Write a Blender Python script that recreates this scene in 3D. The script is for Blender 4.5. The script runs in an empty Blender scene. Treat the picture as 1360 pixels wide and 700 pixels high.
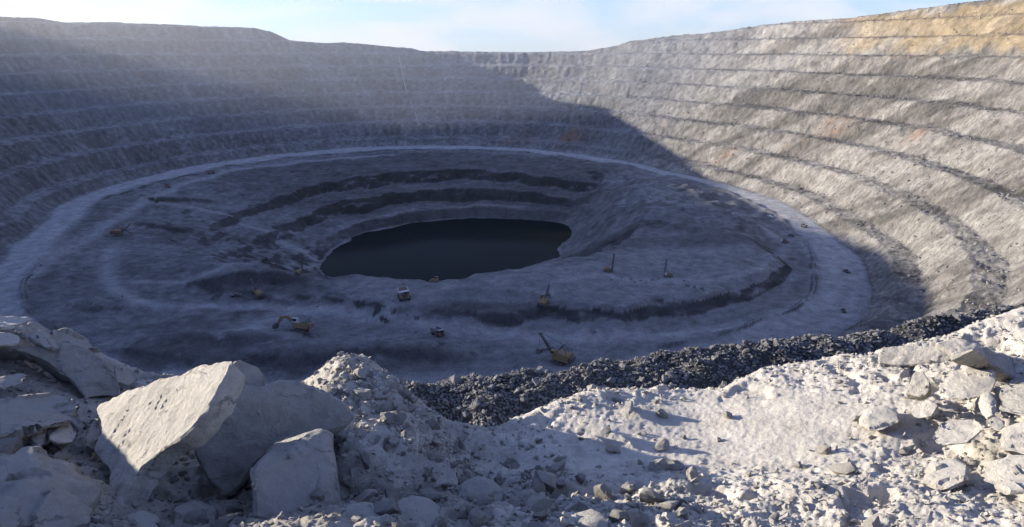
import bpy, bmesh, math, random
import numpy as np
from mathutils import Vector, Matrix

scene = bpy.context.scene
COL = scene.collection
R = math.radians

# ------------------------------------------------------------------ camera, sky, sun, exposure
FPX = 971.0                       # focal length in photograph pixels (1360 wide)
TILT = math.atan(285 / FPX)       # camera pitch below the horizontal
SUN_EL, SUN_AZ = R(11.2), R(-73)  # azimuth measured from the view direction (+Y), negative = left
cam = bpy.data.cameras.new('camera')
cam.sensor_width = 36.0
cam.lens = 36.0 * FPX / 1360.0
cam.clip_start, cam.clip_end = 0.1, 60000
cam_ob = bpy.data.objects.new('camera', cam)
cam_ob.rotation_euler = (math.pi / 2 - TILT, 0, 0)
COL.objects.link(cam_ob)
scene.camera = cam_ob

world = bpy.data.worlds.new('World')
scene.world = world
world.use_nodes = True
wn = world.node_tree.nodes
wl = world.node_tree.links
bg = wn['Background']
sky = wn.new('ShaderNodeTexSky')
sky.sky_type = 'NISHITA'
sky.sun_disc = False
sky.sun_elevation = SUN_EL
sky.sun_rotation = SUN_AZ
sky.altitude = 1200
sky.air_density = 1.0
sky.dust_density = 0.6
sky.ozone_density = 2.0
# thin broken cloud laid over the whole dome
tc = wn.new('ShaderNodeTexCoord')
sep = wn.new('ShaderNodeSeparateXYZ')
wl.new(tc.outputs['Generated'], sep.inputs[0])
zc = wn.new('ShaderNodeMath'); zc.operation = 'MAXIMUM'; zc.inputs[1].default_value = 0.0
wl.new(sep.outputs['Z'], zc.inputs[0])
za = wn.new('ShaderNodeMath'); za.operation = 'ADD'; za.inputs[1].default_value = 0.09
wl.new(zc.outputs[0], za.inputs[0])
dx = wn.new('ShaderNodeMath'); dx.operation = 'DIVIDE'
dy = wn.new('ShaderNodeMath'); dy.operation = 'DIVIDE'
zb = wn.new('ShaderNodeMath'); zb.operation = 'ADD'; zb.inputs[1].default_value = 0.28
wl.new(zc.outputs[0], zb.inputs[0])
wl.new(sep.outputs['X'], dx.inputs[0]); wl.new(zb.outputs[0], dx.inputs[1])
wl.new(sep.outputs['Y'], dy.inputs[0]); wl.new(zb.outputs[0], dy.inputs[1])
cmb = wn.new('ShaderNodeCombineXYZ')
wl.new(dx.outputs[0], cmb.inputs[0]); wl.new(dy.outputs[0], cmb.inputs[1])
cn = wn.new('ShaderNodeTexNoise')
cn.inputs['Scale'].default_value = 1.5
cn.inputs['Detail'].default_value = 6
cn.inputs['Roughness'].default_value = 0.55
cn.inputs['Distortion'].default_value = 0.4
wl.new(cmb.outputs[0], cn.inputs['Vector'])
cr = wn.new('ShaderNodeMapRange')          # cloud thickness, seen along the slanting line of sight
cr.inputs['From Min'].default_value = 0.42
cr.inputs['From Max'].default_value = 0.66
cr.inputs['To Min'].default_value = 0.09
cr.inputs['To Max'].default_value = 0.30
wl.new(cn.outputs[0], cr.inputs[0])
sl = wn.new('ShaderNodeMath'); sl.operation = 'DIVIDE'
wl.new(cr.outputs[0], sl.inputs[0]); wl.new(za.outputs[0], sl.inputs[1])
ng = wn.new('ShaderNodeMath'); ng.operation = 'MULTIPLY'; ng.inputs[1].default_value = -1.0
wl.new(sl.outputs[0], ng.inputs[0])
ex = wn.new('ShaderNodeMath'); ex.operation = 'EXPONENT'
wl.new(ng.outputs[0], ex.inputs[0])
cf = wn.new('ShaderNodeMath'); cf.operation = 'SUBTRACT'; cf.inputs[0].default_value = 1.0
wl.new(ex.outputs[0], cf.inputs[1])
mix = wn.new('ShaderNodeMix'); mix.data_type = 'RGBA'
wl.new(cf.outputs[0], mix.inputs['Factor'])
wbal = wn.new('ShaderNodeMix'); wbal.data_type = 'RGBA'; wbal.blend_type = 'MULTIPLY'   # daylight white balance of the picture
wbal.inputs['Factor'].default_value = 1.0
wbal.inputs['B'].default_value = (0.40, 0.76, 1.52, 1)
wl.new(sky.outputs[0], wbal.inputs['A'])
wl.new(wbal.outputs['Result'], mix.inputs['A'])
mix.inputs['B'].default_value = (4.55, 4.5, 4.7, 1)
wl.new(mix.outputs['Result'], bg.inputs['Color'])
bg.inputs['Strength'].default_value = 0.092

sd = bpy.data.lights.new('sun', 'SUN')
sd.energy = 5.0
sd.angle = R(0.53)
sd.color = (1.0, 0.92, 0.80)
sun = bpy.data.objects.new('sun', sd)
to_sun = Vector((math.sin(SUN_AZ) * math.cos(SUN_EL), math.cos(SUN_AZ) * math.cos(SUN_EL), math.sin(SUN_EL)))
sun.rotation_euler = to_sun.to_track_quat('Z', 'Y').to_euler()
COL.objects.link(sun)

vs = scene.view_settings
vs.view_transform = 'Standard'
vs.look = 'None'
vs.gamma = 1.0
vs.exposure = 1.2
vs.use_curve_mapping = False
cy = scene.cycles
cy.max_bounces = 6
cy.diffuse_bounces = 3
cy.glossy_bounces = 2
cy.volume_bounces = 1
cy.use_denoising = True

# ------------------------------------------------------------------ small numeric helpers
def ray(x, y):
    r, u = (x - 680) / FPX, (350 - y) / FPX
    c, s = math.cos(TILT), math.sin(TILT)
    return np.array([r, c + u * s, -s + u * c])

def at_z(x, y, z):
    d = ray(x, y)
    return d * (z / d[2])

def at_r(x, y, r):                # at a horizontal distance r from the viewpoint
    d = ray(x, y)
    return d * (r / math.hypot(d[0], d[1]))

def sstep(a, b, x):
    t = np.clip((x - a) / (b - a), 0, 1)
    return t * t * (3 - 2 * t)

def _hash(ix, iy, seed):
    h = (ix.astype(np.int64) * 374761393 + iy.astype(np.int64) * 668265263 + seed * 1442695041) & 0xFFFFFFFF
    h = ((h ^ (h >> 13)) * 1274126177) & 0xFFFFFFFF
    return (h ^ (h >> 16)) & 0xFFFFFFFF

def perlin(x, y, seed=0):
    x = np.asarray(x, float); y = np.asarray(y, float)
    ix, iy = np.floor(x), np.floor(y)
    fx, fy = x - ix, y - iy
    ux, uy = fx * fx * fx * (fx * (fx * 6 - 15) + 10), fy * fy * fy * (fy * (fy * 6 - 15) + 10)
    def g(ox, oy):
        a = _hash(ix + ox, iy + oy, seed) * (2 * math.pi / 4294967296.0)
        return np.cos(a) * (fx - ox) + np.sin(a) * (fy - oy)
    n0 = g(0, 0) * (1 - ux) + g(1, 0) * ux
    n1 = g(0, 1) * (1 - ux) + g(1, 1) * ux
    return (n0 * (1 - uy) + n1 * uy) * 1.45

def fbm(x, y, octv=4, seed=0, gain=0.5):
    s, a = 0.0, 1.0
    for o in range(octv):
        s = s + a * perlin(x * 2 ** o + 17.3 * o, y * 2 ** o - 9.1 * o, seed + o)
        a *= gain
    return s

def cells(x, y, seed=0):          # nearest-feature distance (clods, cobbles)
    ix, iy = np.floor(x), np.floor(y)
    best = np.full(np.shape(x), 9.0)
    for ox in (-1, 0, 1):
        for oy in (-1, 0, 1):
            h = _hash(ix + ox, iy + oy, seed)
            px = ix + ox + (h & 0xFFFF) / 65536.0
            py = iy + oy + (h >> 16) / 65536.0
            best = np.minimum(best, (px - x) ** 2 + (py - y) ** 2)
    return np.sqrt(best)

def periodic(theta_deg, tab):
    t = np.array([p[0] for p in tab], float); v = np.array([p[1] for p in tab], float)
    o = np.argsort(t); t, v = t[o], v[o]
    t = np.concatenate([t - 360, t, t + 360]); v = np.concatenate([v, v, v])
    return np.interp(theta_deg, t, v)

def smooth_table(tab, width):
    g = np.arange(-180, 180, 2.0)
    v = periodic(g, tab)
    k = np.exp(-0.5 * (np.arange(-20, 21) * 2.0 / width) ** 2); k /= k.sum()
    vv = np.convolve(np.concatenate([v[-20:], v, v[:20]]), k, 'valid')
    return list(zip(g, vv))

# ------------------------------------------------------------------ the shape of the pit
CX, CY = -70.0, 985.0
Z0 = -205.0

def polar(p):
    return math.degrees(math.atan2(p[1] - CY, p[0] - CX)), math.hypot(p[0] - CX, p[1] - CY)

toe_px = [(0, 352), (60, 300), (100, 264), (190, 236), (300, 214), (430, 199), (560, 193), (680, 196), (780, 207),
          (880, 226), (960, 244), (1020, 262), (1070, 290), (1110, 320), (1145, 355), (1152, 385), (1140, 420), (1110, 450)]
TOE = smooth_table([polar(at_z(x, y, Z0)) for x, y in toe_px] + [(-90, 595), (-72, 580), (-110, 600), (-128, 580)], 4)
lake_px = [(425, 345), (455, 322), (500, 305), (600, 290), (700, 291), (752, 296), (742, 325), (738, 350)]
LAKE = smooth_table([polar(at_z(x, y, -265)) for x, y in lake_px] + [(-60, 190), (-90, 215), (-120, 225), (-150, 205)], 4)
PROFILE = {   # angle: height above the haul road at fractions of the way from lake edge to wall toe
    90:   [(0, -60), (.04, -46), (.15, -44), (.20, -26), (.33, -25), (.38, -8), (.62, -6), (.84, -1), (.89, 0), (1, 0)],
    135:  [(0, -60), (.04, -48), (.16, -46), (.21, -31), (.35, -29), (.40, -14), (.62, -9), (.84, -1), (.9, 0), (1, 0)],
    170:  [(0, -60), (.05, -52), (.17, -47), (.22, -38), (.38, -33), (.42, -24), (.60, -14), (.75, -7), (.90, 0), (1, 0)],
    -160: [(0, -60), (.08, -48), (.20, -38), (.26, -30), (.38, -25), (.44, -19), (.60, -10), (.75, -5), (.90, 0), (1, 0)],
    -130: [(0, -60), (.10, -45), (.20, -25), (.30, -10), (.40, 0), (.48, 3), (.54, 1), (.62, 0), (.90, 0), (1, 0)],
    -108: [(0, -60), (.10, -45), (.25, -18), (.36, 3), (.40, 5), (.53, 5), (.59, 0), (.66, 0), (.90, 0), (1, 0)],
    -90:  [(0, -60), (.10, -45), (.25, -18), (.36, 5), (.40, 7), (.55, 7), (.61, 0), (.7, 0), (.90, 0), (1, 0)],
    -62:  [(0, -60), (.10, -45), (.20, -20), (.32, 6), (.40, 9), (.70, 9), (.755, 0), (.8, 0), (.90, 0), (1, 0)],
    -42:  [(0, -60), (.10, -40), (.20, -15), (.32, 7), (.45, 9), (.76, 9), (.815, 0), (.85, 0), (.92, 0), (1, 0)],
    -32:  [(0, -60), (.12, -35), (.22, -10), (.34, 12), (.50, 19), (.62, 14), (.75, 4), (.84, 0), (.92, 0), (1, 0)],
    -10:  [(0, -60), (.12, -36), (.24, -8), (.36, 9), (.50, 14), (.62, 11), (.74, 4), (.82, 0), (.92, 0), (1, 0)],
    25:   [(0, -60), (.12, -42), (.24, -18), (.38, 3), (.52, 10), (.64, 8), (.74, 3), (.82, 0), (.92, 0), (1, 0)],
    50:   [(0, -60), (.05, -48), (.17, -43), (.22, -32), (.36, -26), (.42, -15), (.60, -5), (.78, 0), (.89, 0), (1, 0)],
}
_pa = sorted(PROFILE)
P_S = [[(a, PROFILE[a][k][0]) for a in _pa] for k in range(10)]
P_Z = [[(a, PROFILE[a][k][1]) for a in _pa] for k in range(10)]

sil = [(-500, -60), (-300, -45), (-190, -22), (-90, 10), (0, 20), (60, 24), (90, 28), (130, 28), (250, 32), (330, 36), (360, 41), (385, 52), (402, 55), (430, 57), (455, 56),  # leftmost points: unseen hill added to shade the foot of the right wall
       (480, 58), (520, 62), (545, 63), (560, 67), (600, 67), (700, 69), (730, 68), (780, 66), (820, 60), (840, 53), (880, 48),
       (950, 42), (1000, 35), (1050, 27), (1130, 22), (1200, 13), (1260, 5), (1300, 0), (1360, -8), (1500, -12)]
sil_az = [math.degrees(math.atan2(ray(x, y)[0], ray(x, y)[1])) for x, y in sil]
sil_sl = [ray(x, y)[2] / math.hypot(ray(x, y)[0], ray(x, y)[1]) for x, y in sil]
DRIM = [(90, 400), (45, 420), (0, 420), (-30, 420), (-60, 370), (-80, 345), (-90, 345), (-110, 400), (-140, 400), (180, 400), (140, 400)]
NEAR_CAP = [(-88, -20), (-93, -3), (-100, 14), (-120, 45), (-150, 80), (-84, -20), (-70, -20), (-55, 5), (-40, 40), (-25, 60)]  # left end raised out of view to shade the near bench and right wall
_g = np.arange(-180, 180, 0.5)
_rr = periodic(_g, TOE) + periodic(_g, DRIM)
_x, _y = CX + _rr * np.cos(np.radians(_g)), CY + _rr * np.sin(np.radians(_g))
_cap = np.interp(np.degrees(np.arctan2(_x, _y)), sil_az, sil_sl) * np.hypot(_x, _y)
_near = periodic(_g, NEAR_CAP)
_w = np.where((_g > -150) & (_g < -25), np.minimum(np.clip((_g + 150) / 12, 0, 1), np.clip((-25 - _g) / 12, 0, 1)), 0)
RIM = list(zip(_g, _cap * (1 - _w) + _near * _w))
HB = 30.0                          # bench height

def pit(x, y, detail=True):
    """height, plus fields used for colouring"""
    th = np.degrees(np.arctan2(y - CY, x - CX))
    rho = np.hypot(x - CX, y - CY)
    wob = fbm(x / 130, y / 130, 3, 5) * 9 + perlin(x / 60, y / 60, 9) * 2.5
    rt = periodic(th, TOE)
    lk = periodic(th, LAKE)
    s = (rho + wob * 0.7 - lk) / (rt - lk)
    s = s + .045 * fbm(x / 55, y / 55, 3, 23) * sstep(.02, .14, s) * (1 - sstep(.68, .82, s)) * sstep(35, 60, np.abs(th))
    # inner floor
    S = np.stack([periodic(th, t) for t in P_S]); Zk = np.stack([periodic(th, t) for t in P_Z])
    zi = np.full(x.shape, -60.0)
    for k in range(9):
        t = (s - S[k]) / np.maximum(S[k + 1] - S[k], 1e-4)
        m = (t >= 0)
        t = np.clip(t, 0, 1)
        zi = np.where(m, Zk[k] + (Zk[k + 1] - Zk[k]) * t, zi)
    zi = np.where(s < 0, -60 + np.maximum(s * 60, -14), zi)
    inner = sstep(-.05, .05, s) * (1 - sstep(.86, .93, s))
    zi = zi + inner * (fbm(x / 90, y / 90, 4, 21) * 3.2 + fbm(x / 22, y / 22, 3, 33) * 1.0)
    # knobbly spur right of the lake
    spur = sstep(-38, -22, th) * (1 - sstep(38, 50, th)) * sstep(.05, .2, s) * (1 - sstep(.68, .80, s))
    knob = fbm(x / 48, y / 48, 4, 61)
    zi = zi + spur * (knob * 5 + np.round(knob * 2.0) * .6)
    # dumped heaps and hollows on the near-left floor
    def bump(px, py, z, rx, ry, h, rot=0.0):
        p = at_z(px, py, z)
        c, sn = math.cos(rot), math.sin(rot)
        ax, ay = (x - p[0]) * c + (y - p[1]) * sn, -(x - p[0]) * sn + (y - p[1]) * c
        return h * np.exp(-((ax / rx) ** 2 + (ay / ry) ** 2) ** 1.5)
    zi = zi + bump(345, 378, -205, 45, 14, 11) + bump(235, 470, -205, 50, 22, 6) + bump(300, 455, -205, 60, 12, 6)
    zi = zi + bump(420, 470, -205, 60, 16, 7, .2) + bump(180, 405, -205, 60, 14, 4) + bump(640, 405, -205, 40, 8, 6) + bump(560, 468, -205, 34, 12, 5)
    zi = zi + bump(210, 290, -205, 40, 14, 5) + bump(232, 258, -205, 60, 10, 5, .5)
    zi = zi + 2.4 * np.exp(-((s - .872) / .006) ** 2) * np.clip(.6 + perlin(th / 4, s * 0, 19), 0, 1) * sstep(-150, -140, th - 0 * s)
    zfloor = Z0 + zi
    # outer wall in benches
    d = rho - rt + wob * .55
    rim = periodic(th, RIM)
    drim = periodic(th, DRIM)
    zl = np.maximum(d, 0) * (np.minimum(rim, 70) - Z0) / drim
    gul = perlin(th * rt / 700, zl / 90, 44)
    zl2 = zl + fbm(x / 160, y / 160, 3, 71) * 2.6 + fbm(x / 26, y / 26, 3, 77) * 1.1 + gul * .8
    zl2 = np.where(zl < 12, zl + (zl2 - zl) * zl / 12, zl2)
    k = zl2 / HB + 0.55
    fl = np.floor(k); p = k - fl
    st = np.where(p < .42, p * .14, .059 + .941 * np.clip((p - .42) / .55, 0, 1) ** .95)
    keep = np.clip(0.97 - .14 * sstep(60, 85, np.abs(th)) + fbm(x / 170, y / 170, 3, 91) * .42, .35, 1.0)
    zt = HB * (fl + st - .55) * keep + zl2 * (1 - keep)
    zt = np.where(zl < 10, zt * zl / 10 + zl * (1 - zl / 10), zt)
    zt = np.maximum(zt, 0)
    over = np.maximum(zl + Z0 - rim, 0)
    cap = rim + fbm(x / 60, y / 60, 3, 15) * 1.2 - np.minimum(over * .22, 45)
    zw = np.minimum(Z0 + zt, cap)
    if detail:
        rough = fbm(x / 11, y / 11, 3, 101, .7) * sstep(0, 20, d)
        zw = zw + rough * (.7 + .6 * sstep(-.3, .4, perlin(x / 150, y / 150, 105)))
    z = np.where(d > 0, np.maximum(zw, Z0), zfloor)
    z = np.where((d > 0) & (d < 8), zfloor + (z - zfloor) * d / 8, z)
    return z, th, s, d, p, zl

AXIS_R = [0.0, 4, 8, 12, 16, 20, 24, 27]
# berm of broken rock along the edge of the bench below the viewpoint (pixel of its top line -> distance)
berm_px = [(380, 535), (520, 515), (640, 500), (760, 487), (880, 468), (1000, 458), (1120, 445), (1250, 425), (1360, 402), (1480, 380)]
berm_az = [math.degrees(math.atan2(ray(a, b)[0], ray(a, b)[1])) for a, b in berm_px]
berm_sl = [ray(a, b)[2] / math.hypot(ray(a, b)[0], ray(a, b)[1]) for a, b in berm_px]
BENCH = -21.0
BERM_TOP = -18.0

def berm_r(az):
    return BERM_TOP / np.interp(az, berm_az, berm_sl)

def terrain(x, y, full=False):
    z, th, s, d, p, zl = pit(x, y)
    r = np.hypot(x, y)
    az = np.degrees(np.arctan2(x, y))
    nb = np.where((np.abs(az) < 75), 1.0, 0.0) * (1 - sstep(160, 320, r))
    rb = berm_r(az) + perlin(az / 6, az * 0, 3) * 1.2
    u = r - rb
    prof = np.where(u < -9, BENCH + (-9 - u) * .07,
            np.where(u < 0, BENCH + (BERM_TOP - BENCH) * sstep(-9, -1, u), BERM_TOP - .62 * u))
    prof = prof + fbm(x / 3, y / 3, 4, 7, .55) * .42 * sstep(-12, -5, u) * (1 - sstep(12, 30, u)) + fbm(x / 9, y / 9, 2, 8) * .35
    znear = np.where(u < 25, prof, np.minimum(prof, z))
    z = np.where(nb > 0, z * (1 - nb) + znear * nb, z)
    z = np.where((r < 12) & (np.abs(az) >= 75), np.minimum(z, -19), z)
    if full:
        return z, th, s, d, p, zl, u * nb + (1 - nb) * 99, r
    return z

def ground_z(x, y):
    return float(terrain(np.array([x], float), np.array([y], float))[0])

def hit(px, py, r0=330.0, r1=2300.0):
    """first point of the pit that the sight line through a photograph pixel meets"""
    d = ray(px, py); d = d / math.hypot(d[0], d[1])
    t = np.linspace(r0, r1, 3000)
    zz = terrain(d[0] * t, d[1] * t)
    b = np.nonzero(zz >= d[2] * t)[0]
    i = b[0] if len(b) else 2999
    return Vector((d[0] * t[i], d[1] * t[i], float(zz[i])))

# ------------------------------------------------------------------ materials
def new_mat(name):
    m = bpy.data.materials.new(name); m.use_nodes = True
    return m, m.node_tree.nodes, m.node_tree.links, m.node_tree.nodes['Principled BSDF']

def rock_mat(name, col, var=0.25, scale=1.0, bump=0.4, rough=0.95, attr=False, spots=None, dist=0.05, dusty=None, cracks=0):
    m, n, l, b = new_mat(name)
    t = n.new('ShaderNodeTexCoord')
    nz = n.new('ShaderNodeTexNoise'); nz.inputs['Scale'].default_value = 1.6 * scale
    nz.inputs['Detail'].default_value = 9; nz.inputs['Roughness'].default_value = 0.68
    l.new(t.outputs['Object'], nz.inputs['Vector'])
    n2 = n.new('ShaderNodeTexNoise'); n2.inputs['Scale'].default_value = 9 * scale
    n2.inputs['Detail'].default_value = 8; n2.inputs['Roughness'].default_value = 0.7
    l.new(t.outputs['Object'], n2.inputs['Vector'])
    mr = n.new('ShaderNodeMapRange')
    mr.inputs['From Min'].default_value = .3; mr.inputs['From Max'].default_value = .7
    mr.inputs['To Min'].default_value = 1 - var; mr.inputs['To Max'].default_value = 1 + var * .7
    l.new(nz.outputs[0], mr.inputs[0])
    mr2 = n.new('ShaderNodeMapRange')
    mr2.inputs['From Min'].default_value = .32; mr2.inputs['From Max'].default_value = .68
    mr2.inputs['To Min'].default_value = 1 - var * .7; mr2.inputs['To Max'].default_value = 1 + var * .4
    l.new(n2.outputs[0], mr2.inputs[0])
    mu = n.new('ShaderNodeMath'); mu.operation = 'MULTIPLY'
    l.new(mr.outputs[0], mu.inputs[0]); l.new(mr2.outputs[0], mu.inputs[1])
    vm = n.new('ShaderNodeVectorMath'); vm.operation = 'SCALE'
    l.new(mu.outputs[0], vm.inputs['Scale'])
    if attr:
        a = n.new('ShaderNodeAttribute'); a.attribute_name = 'Col'
        l.new(a.outputs['Color'], vm.inputs[0])
    else:
        vm.inputs[0].default_value = col
        oi = n.new('ShaderNodeObjectInfo')
        mo = n.new('ShaderNodeMapRange'); mo.inputs['To Min'].default_value = .82; mo.inputs['To Max'].default_value = 1.12
        l.new(oi.outputs['Random'], mo.inputs[0])
        m3 = n.new('ShaderNodeMath'); m3.operation = 'MULTIPLY'
        l.new(mu.outputs[0], m3.inputs[0]); l.new(mo.outputs[0], m3.inputs[1])
        l.new(m3.outputs[0], vm.inputs['Scale'])
    out = vm.outputs[0]
    if spots:
        n3 = n.new('ShaderNodeTexNoise'); n3.inputs['Scale'].default_value = 4.2 * scale
        n3.inputs['Detail'].default_value = 6; n3.inputs['Roughness'].default_value = .75
        l.new(t.outputs['Object'], n3.inputs['Vector'])
        m4 = n.new('ShaderNodeMapRange'); m4.inputs['From Min'].default_value = .60; m4.inputs['From Max'].default_value = .70
        m4.inputs['To Max'].default_value = .8
        l.new(n3.outputs[0], m4.inputs[0])
        mx = n.new('ShaderNodeMix'); mx.data_type = 'RGBA'
        l.new(m4.outputs[0], mx.inputs['Factor']); l.new(out, mx.inputs['A']); mx.inputs['B'].default_value = (*spots, 1)
        out = mx.outputs['Result']
    if dusty:
        ge = n.new('ShaderNodeNewGeometry'); sx = n.new('ShaderNodeSeparateXYZ'); l.new(ge.outputs['Normal'], sx.inputs[0])
        dn = n.new('ShaderNodeMath'); dn.operation = 'MULTIPLY_ADD'; dn.inputs[1].default_value = .9; l.new(nz.outputs[0], dn.inputs[0]); l.new(sx.outputs['Z'], dn.inputs[2])
        dm = n.new('ShaderNodeMapRange'); dm.inputs['From Min'].default_value = .75; dm.inputs['From Max'].default_value = 1.35; dm.inputs['To Max'].default_value = dusty[3]
        l.new(dn.outputs[0], dm.inputs[0])
        md = n.new('ShaderNodeMix'); md.data_type = 'RGBA'
        l.new(dm.outputs[0], md.inputs['Factor']); l.new(out, md.inputs['A']); md.inputs['B'].default_value = (*dusty[:3], 1)
        out = md.outputs['Result']
    l.new(out, b.inputs['Base Color'])
    b.inputs['Roughness'].default_value = rough
    b.inputs['Specular IOR Level'].default_value = 0.15
    if cracks:
        wv = n.new('ShaderNodeVectorMath'); wv.operation = 'MULTIPLY_ADD'; wv.inputs[1].default_value = (.22, .22, .22)
        l.new(nz.outputs['Color'], wv.inputs[0]); l.new(t.outputs['Object'], wv.inputs[2])
        vo = n.new('ShaderNodeTexVoronoi'); vo.feature = 'DISTANCE_TO_EDGE'; vo.inputs['Scale'].default_value = cracks
        l.new(wv.outputs[0], vo.inputs['Vector'])
        mc = n.new('ShaderNodeMapRange'); mc.inputs['From Max'].default_value = .012; mc.inputs['To Min'].default_value = 1.0; mc.inputs['To Max'].default_value = 0.0
        l.new(vo.outputs[0], mc.inputs[0])
        pm = n.new('ShaderNodeMapRange'); pm.inputs['From Min'].default_value = .46; pm.inputs['From Max'].default_value = .58; pm.inputs['To Max'].default_value = .8
        l.new(nz.outputs[0], pm.inputs[0])
        cm = n.new('ShaderNodeMath'); cm.operation = 'MULTIPLY'; l.new(mc.outputs[0], cm.inputs[0]); l.new(pm.outputs[0], cm.inputs[1])
        xm = n.new('ShaderNodeMix'); xm.data_type = 'RGBA'
        l.new(cm.outputs[0], xm.inputs['Factor']); l.new(out, xm.inputs['A']); xm.inputs['B'].default_value = (.10, .098, .09, 1)
        l.new(xm.outputs['Result'], b.inputs['Base Color'])
    bm_ = n.new('ShaderNodeBump'); bm_.inputs['Strength'].default_value = bump; bm_.inputs['Distance'].default_value = dist
    ad = n.new('ShaderNodeMath'); ad.operation = 'ADD'
    l.new(nz.outputs[0], ad.inputs[0]); l.new(n2.outputs[0], ad.inputs[1])
    n5 = n.new('ShaderNodeTexNoise'); n5.inputs['Scale'].default_value = 42 * scale; n5.inputs['Detail'].default_value = 5; n5.inputs['Roughness'].default_value = .8
    l.new(t.outputs['Object'], n5.inputs['Vector'])
    a5 = n.new('ShaderNodeMath'); a5.operation = 'MULTIPLY_ADD'; a5.inputs[1].default_value = .35
    l.new(n5.outputs[0], a5.inputs[0]); l.new(ad.outputs[0], a5.inputs[2])
    l.new(a5.outputs[0], bm_.inputs['Height'])
    l.new(bm_.outputs[0], b.inputs['Normal'])
    return m

def plain_mat(name, col, rough=0.7, metal=0.0, dirt=0.6):
    m, n, l, b = new_mat(name)
    t = n.new('ShaderNodeTexCoord')
    nz = n.new('ShaderNodeTexNoise'); nz.inputs['Scale'].default_value = .8; nz.inputs['Detail'].default_value = 6
    l.new(t.outputs['Object'], nz.inputs['Vector'])
    mr = n.new('ShaderNodeMapRange'); mr.inputs['From Min'].default_value = .4; mr.inputs['From Max'].default_value = .7
    mr.inputs['To Max'].default_value = dirt
    l.new(nz.outputs[0], mr.inputs[0])
    mx = n.new('ShaderNodeMix'); mx.data_type = 'RGBA'
    l.new(mr.outputs[0], mx.inputs['Factor'])
    mx.inputs['A'].default_value = (*col, 1); mx.inputs['B'].default_value = (.24, .23, .21, 1)
    l.new(mx.outputs['Result'], b.inputs['Base Color'])
    b.inputs['Roughness'].default_value = rough; b.inputs['Metallic'].default_value = metal
    return m

M = {}
M['pit'] = rock_mat('pit_rock', (1, 1, 1), .40, .06, 1.0, attr=True, dist=3.0)
M['dust'] = rock_mat('pale_dust', (1, 1, 1), .22, 2.2, .8, attr=True, dist=.035)
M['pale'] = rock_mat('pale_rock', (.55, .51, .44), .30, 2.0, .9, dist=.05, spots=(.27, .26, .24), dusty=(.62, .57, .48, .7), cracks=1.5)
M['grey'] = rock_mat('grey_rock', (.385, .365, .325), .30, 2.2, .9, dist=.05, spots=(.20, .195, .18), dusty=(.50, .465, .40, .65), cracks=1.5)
M['dark'] = rock_mat('dark_rock', (.155, .152, .147), .4, .9, .6, dist=.12, spots=(.24, .235, .22), dusty=(.27, .26, .24, .55))
M['scree'] = rock_mat('scree_rock', (.27, .26, .24), .4, .3, .3, dist=.2)
M['yellow'] = plain_mat('yellow_paint', (.30, .185, .04))
M['ochre'] = plain_mat('faded_yellow_paint', (.27, .175, .06), dirt=.5)
M['rust'] = plain_mat('rust_red_paint', (.20, .085, .055))
M['white'] = plain_mat('white_paint', (.55, .54, .51), dirt=.4)
M['steel'] = plain_mat('dark_steel', (.05, .05, .052), .5)
M['worn'] = plain_mat('worn_steel', (.20, .19, .18), .45, .3)
M['tyre'] = plain_mat('rubber', (.025, .025, .026), .9, 0, .3)
M['ore'] = rock_mat('brown_ore', (.20, .13, .10), .3, 1.0, .6, dist=.2)
M['timber'] = plain_mat('weathered_timber', (.33, .29, .24), .9)
m, n, l, b = new_mat('cab_glass')
b.inputs['Base Color'].default_value = (.03, .04, .05, 1); b.inputs['Roughness'].default_value = .08
M['glass'] = m
m, n, l, b = new_mat('pit_water')
b.inputs['Base Color'].default_value = (.007, .012, .012, 1); b.inputs['Roughness'].default_value = .08
b.inputs['Specular IOR Level'].default_value = .003
t = n.new('ShaderNodeTexCoord'); nz = n.new('ShaderNodeTexNoise'); nz.inputs['Scale'].default_value = .35; nz.inputs['Detail'].default_value = 4
l.new(t.outputs['Object'], nz.inputs['Vector'])
bp = n.new('ShaderNodeBump'); bp.inputs['Strength'].default_value = .012; bp.inputs['Distance'].default_value = .3
l.new(nz.outputs[0], bp.inputs['Height']); l.new(bp.outputs[0], b.inputs['Normal'])
M['water'] = m

# ------------------------------------------------------------------ mesh helpers
def link(name, me, mat=None, parent=None):
    o = bpy.data.objects.new(name, me); COL.objects.link(o)
    if mat is not None and me is not None and not me.materials:
        me.materials.append(M[mat] if isinstance(mat, str) else mat)
    if parent is not None:
        o.parent = parent
    return o

def tag(o, label=None, cat=None, group=None, kind=None):
    if label: o['label'] = label
    if cat: o['category'] = cat
    if group: o['group'] = group
    if kind or cat: o['kind'] = kind or 'thing'
    return o

def np_mesh(name, V, Q, smooth=True, col=None):
    me = bpy.data.meshes.new(name)
    k = Q.shape[1]
    me.vertices.add(len(V)); me.vertices.foreach_set('co', V.astype(np.float32).ravel())
    me.loops.add(Q.size); me.loops.foreach_set('vertex_index', Q.astype(np.int32).ravel())
    me.polygons.add(len(Q)); me.polygons.foreach_set('loop_start', np.arange(0, Q.size, k, dtype=np.int32))
    me.polygons.foreach_set('use_smooth', np.full(len(Q), smooth))
    if col is not None:
        a = me.color_attributes.new('Col', 'FLOAT_COLOR', 'POINT')
        c = np.ones((len(V), 4), np.float32); c[:, :3] = col
        a.data.foreach_set('color', c.ravel())
    me.update(calc_edges=True); me.validate()
    return me

def grid_faces(nr, nc, wrap=False):
    i = np.arange(nr - 1)[:, None]; j = np.arange(nc if wrap else nc - 1)[None, :]
    j2 = (j + 1) % nc
    a = i * nc + j; b = i * nc + j2; c = (i + 1) * nc + j2; d = (i + 1) * nc + j
    return np.stack([a, d, c, b], -1).reshape(-1, 4)

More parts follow.
